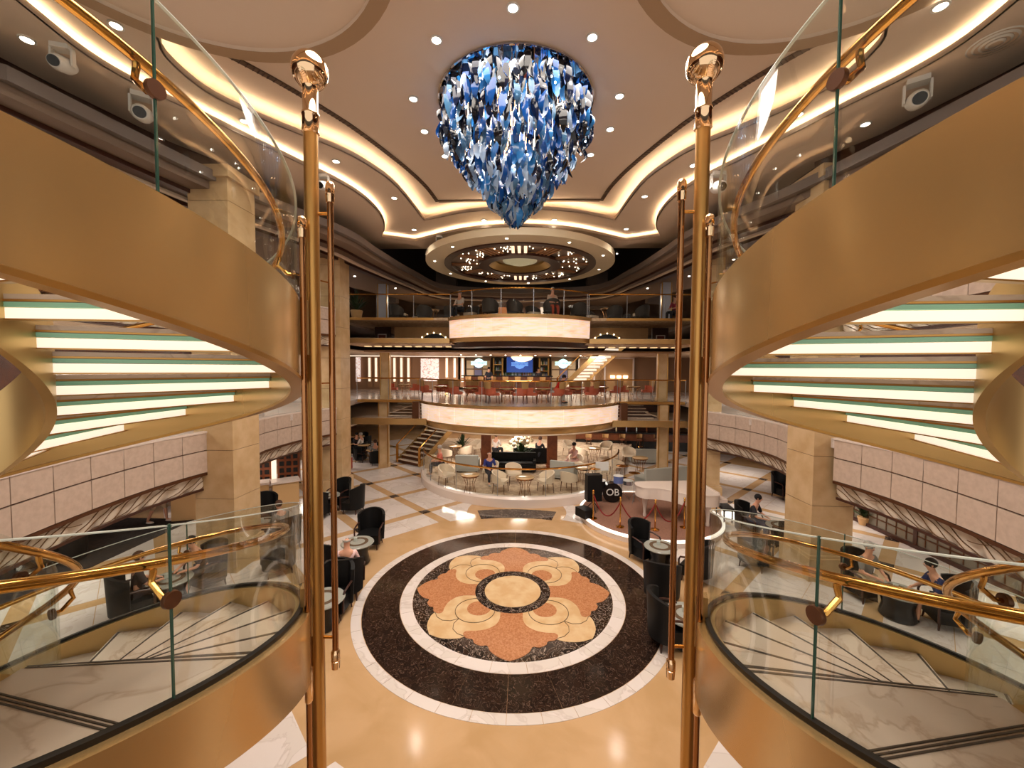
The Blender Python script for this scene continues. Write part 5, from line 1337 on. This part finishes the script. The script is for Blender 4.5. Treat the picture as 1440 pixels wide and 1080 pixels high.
DN = ['nearest the camera, above the chandelier', 'right of the chandelier top', 'left of the chandelier top', 'right of the chandelier, first of three down its side', 'left of the chandelier, first of three down its side', 'right of the chandelier, second of three down its side', 'left of the chandelier, second of three down its side', 'right of the chandelier, lowest of three', 'left of the chandelier, lowest of three',
      'between the coves, right of the chandelier tip', 'between the coves, left of the chandelier tip', 'between the coves at the back right corner', 'between the coves at the back left corner', 'between the coves on the right, before the back corner', 'between the coves on the left, before the back corner', 'between the coves right beside the thick pole', 'between the coves left beside the thick pole', 'between the coves behind the right stair glass', 'between the coves behind the left stair glass', 'between the coves at the upper right corner', 'between the coves at the upper left corner']
for x, y, lv in dl_pts:
    z = (Z0, Z1)[lv]; DL.place((x*K, y*K, z-.012), 0, 'round recessed downlight %s' % DN[dl_pts.index((x, y, lv))], 'downlights around the chandelier' if lv == 0 else 'downlights between the coves')
    spot('downlight_beam', (x*K, y*K, z-.08), 170 if lv == 0 else 130, 125, (1, .90, .79), .1)
for k, (px, py, zz) in enumerate(((113, 168, Z2), (1323, 8, Z2), (163, 35, Z1), (672, 583, Z2), (1217, 174, Z2), (38, 55, Z2), (975, 232, Z1), (223, 195, Z2))):
    if py > 500: continue
    p = G(px, py, zz); DL.place((p.x, p.y, zz-.012), 0, 'round recessed downlight in the outer cream tier, %s' % ('at the upper left', 'at the upper right corner', 'beside the left stair glass top', '', 'above the right stringer', 'at the far upper left', 'beside the right pole', 'over the left glass')[k], 'downlights of the outer tier')
# gallery and night lights: small bulbs far behind
DLs = MB().lathe([(0, -.01), (.05, -.01), (.05, .01), (0, .01)], 10).mesh('small_downlight', lamp_m)
def sdl(x, y, z, lab, grp):
    o = bpy.data.objects.new('small_downlight', DLs); COL.objects.link(o); o.location = (x, y, z); tag(o, lab, 'light', grp)
for sx in (-1, 1):
    nm = 'left' if sx < 0 else 'right'
    for k, (x, y) in enumerate(((8.6, 14), (8.9, 17), (8.3, 20), (7.2, 23), (5.6, 25.5), (3.9, 27), (10.5, 13.2), (11, 17), (10.4, 21), (8.9, 25))): sdl(sx*x, y, EYE+4.54, 'small downlight in the stepped gallery ceiling on the %s' % nm, 'gallery ceiling lights, '+nm)
    for k, (x, y) in enumerate(((6.6, 19.2), (7.6, 20.5), (6.0, 21.4), (7.1, 22.8), (5.0, 23.2), (8.3, 22.5), (5.9, 25), (9.0, 24.2))): sdl(sx*x, y, 12.54, 'tiny light in the dark space above the gallery on the %s' % nm, 'night lights, '+nm)
    for Zd in (D6, D7):
        for y in (4, 6.5, 9, 12.5, 15, 19, 23): sdl(sx*10.0, y, Zd-1.53, 'small downlight in the soffit under the %s %s gallery' % (nm, 'middle' if Zd == D6 else 'upper'), 'soffit lights %s %s' % (nm, 'middle' if Zd == D6 else 'upper'))
for k in range(9): sdl(-4+1*k, 26.8, D7-1.56, 'small downlight in the lounge ceiling above the bar', 'lights above the bar')
# white moving head spotlights
def moving_head(loc, rz, label, s=1.0):
    t = thing('stage_spotlight', label, 'spotlight', loc, rz); t.scale = (s,)*3
    MB().box(0, 0, -.04, .26, .18, .08).build('base', white_p, t)
    for sx in (-1, 1): MB().box(sx*.15, 0, -.2, .03, .09, .28).build('yoke_arm', white_p, t)
    MB().tube([(0, .22, -.22), (0, .1, -.28), (0, -.12, -.36), (0, -.2, -.39)], [.09, .13, .13, .10], 16).build('head', white_p, t)
    MB().tube([(0, -.2, -.39), (0, -.215, -.396)], .085, 16).build('lens', black_f, t); return t
for px, py, rz, l, s in ((200, 150, .6, 'behind the left stair glass', 1.25), (1290, 130, -.6, 'behind the right stair glass', 1.25), (618, 340, 0, 'at the back edge left of the starburst disc', .9), (88, 85, .3, 'dark faced one at the upper left', 1.0), (1010, 255, 0, 'beside the top of the right pole', 1.3), (455, 258, 0, 'beside the top of the left pole', 1.0)):
    p = G(px, py, Z2-.25); moving_head((p.x, p.y, Z2), rz, 'white moving head stage spotlight '+l, s)
spk = thing('ceiling_speaker', 'round louvred ceiling vent at the upper right', 'vent', G(1400, 60, Z2)-Vector((0, 0, .0)))
for r in (.12, .2, .28, .36): MB().lathe([(r-.03, -.05+r*.1), (r, -.03+r*.1), (r, -.02+r*.1), (r-.03, -.04+r*.1)], 28).build('louvre_ring', white_p, spk)

# ------------------------------------------------------------------ soft fill lights added to brighten the galleries and lounges
for sx in (-1, 1):
    for Zd, pw in ((D6, 70), (D7, 110)):
        for y in (3.5, 9, 14.5, 21): area('gallery_fill', (sx*11.2, y, Zd-1.62), 1.2, pw)
    for y in (8, 15, 22): area('upper_gallery_fill', (sx*11.4, y, EYE+4.3), 1.2, 80, (1, .84, .7))
for x in (-5, 0, 5):
    area('bar_fill', (x, 26, D7-1.66), 1.4, 190); area('bar_fill', (x, 28.8, D7-1.66), 1.0, 90)
    area('lounge_fill', (x*.9, 25.5, D6-.2 if abs(x) > 4 else D6-1.45), 1.2, 150)
    area('cafe_fill', (x*.55, 20.6, D6-1.45), 1.0, 60)
    area('rear_fill', (x, 30.5, D6-.3), 1.4, 80)
    area('upper_deck_fill', (x*1.2, 25.6, EYE+4.3), 1.2, 90)
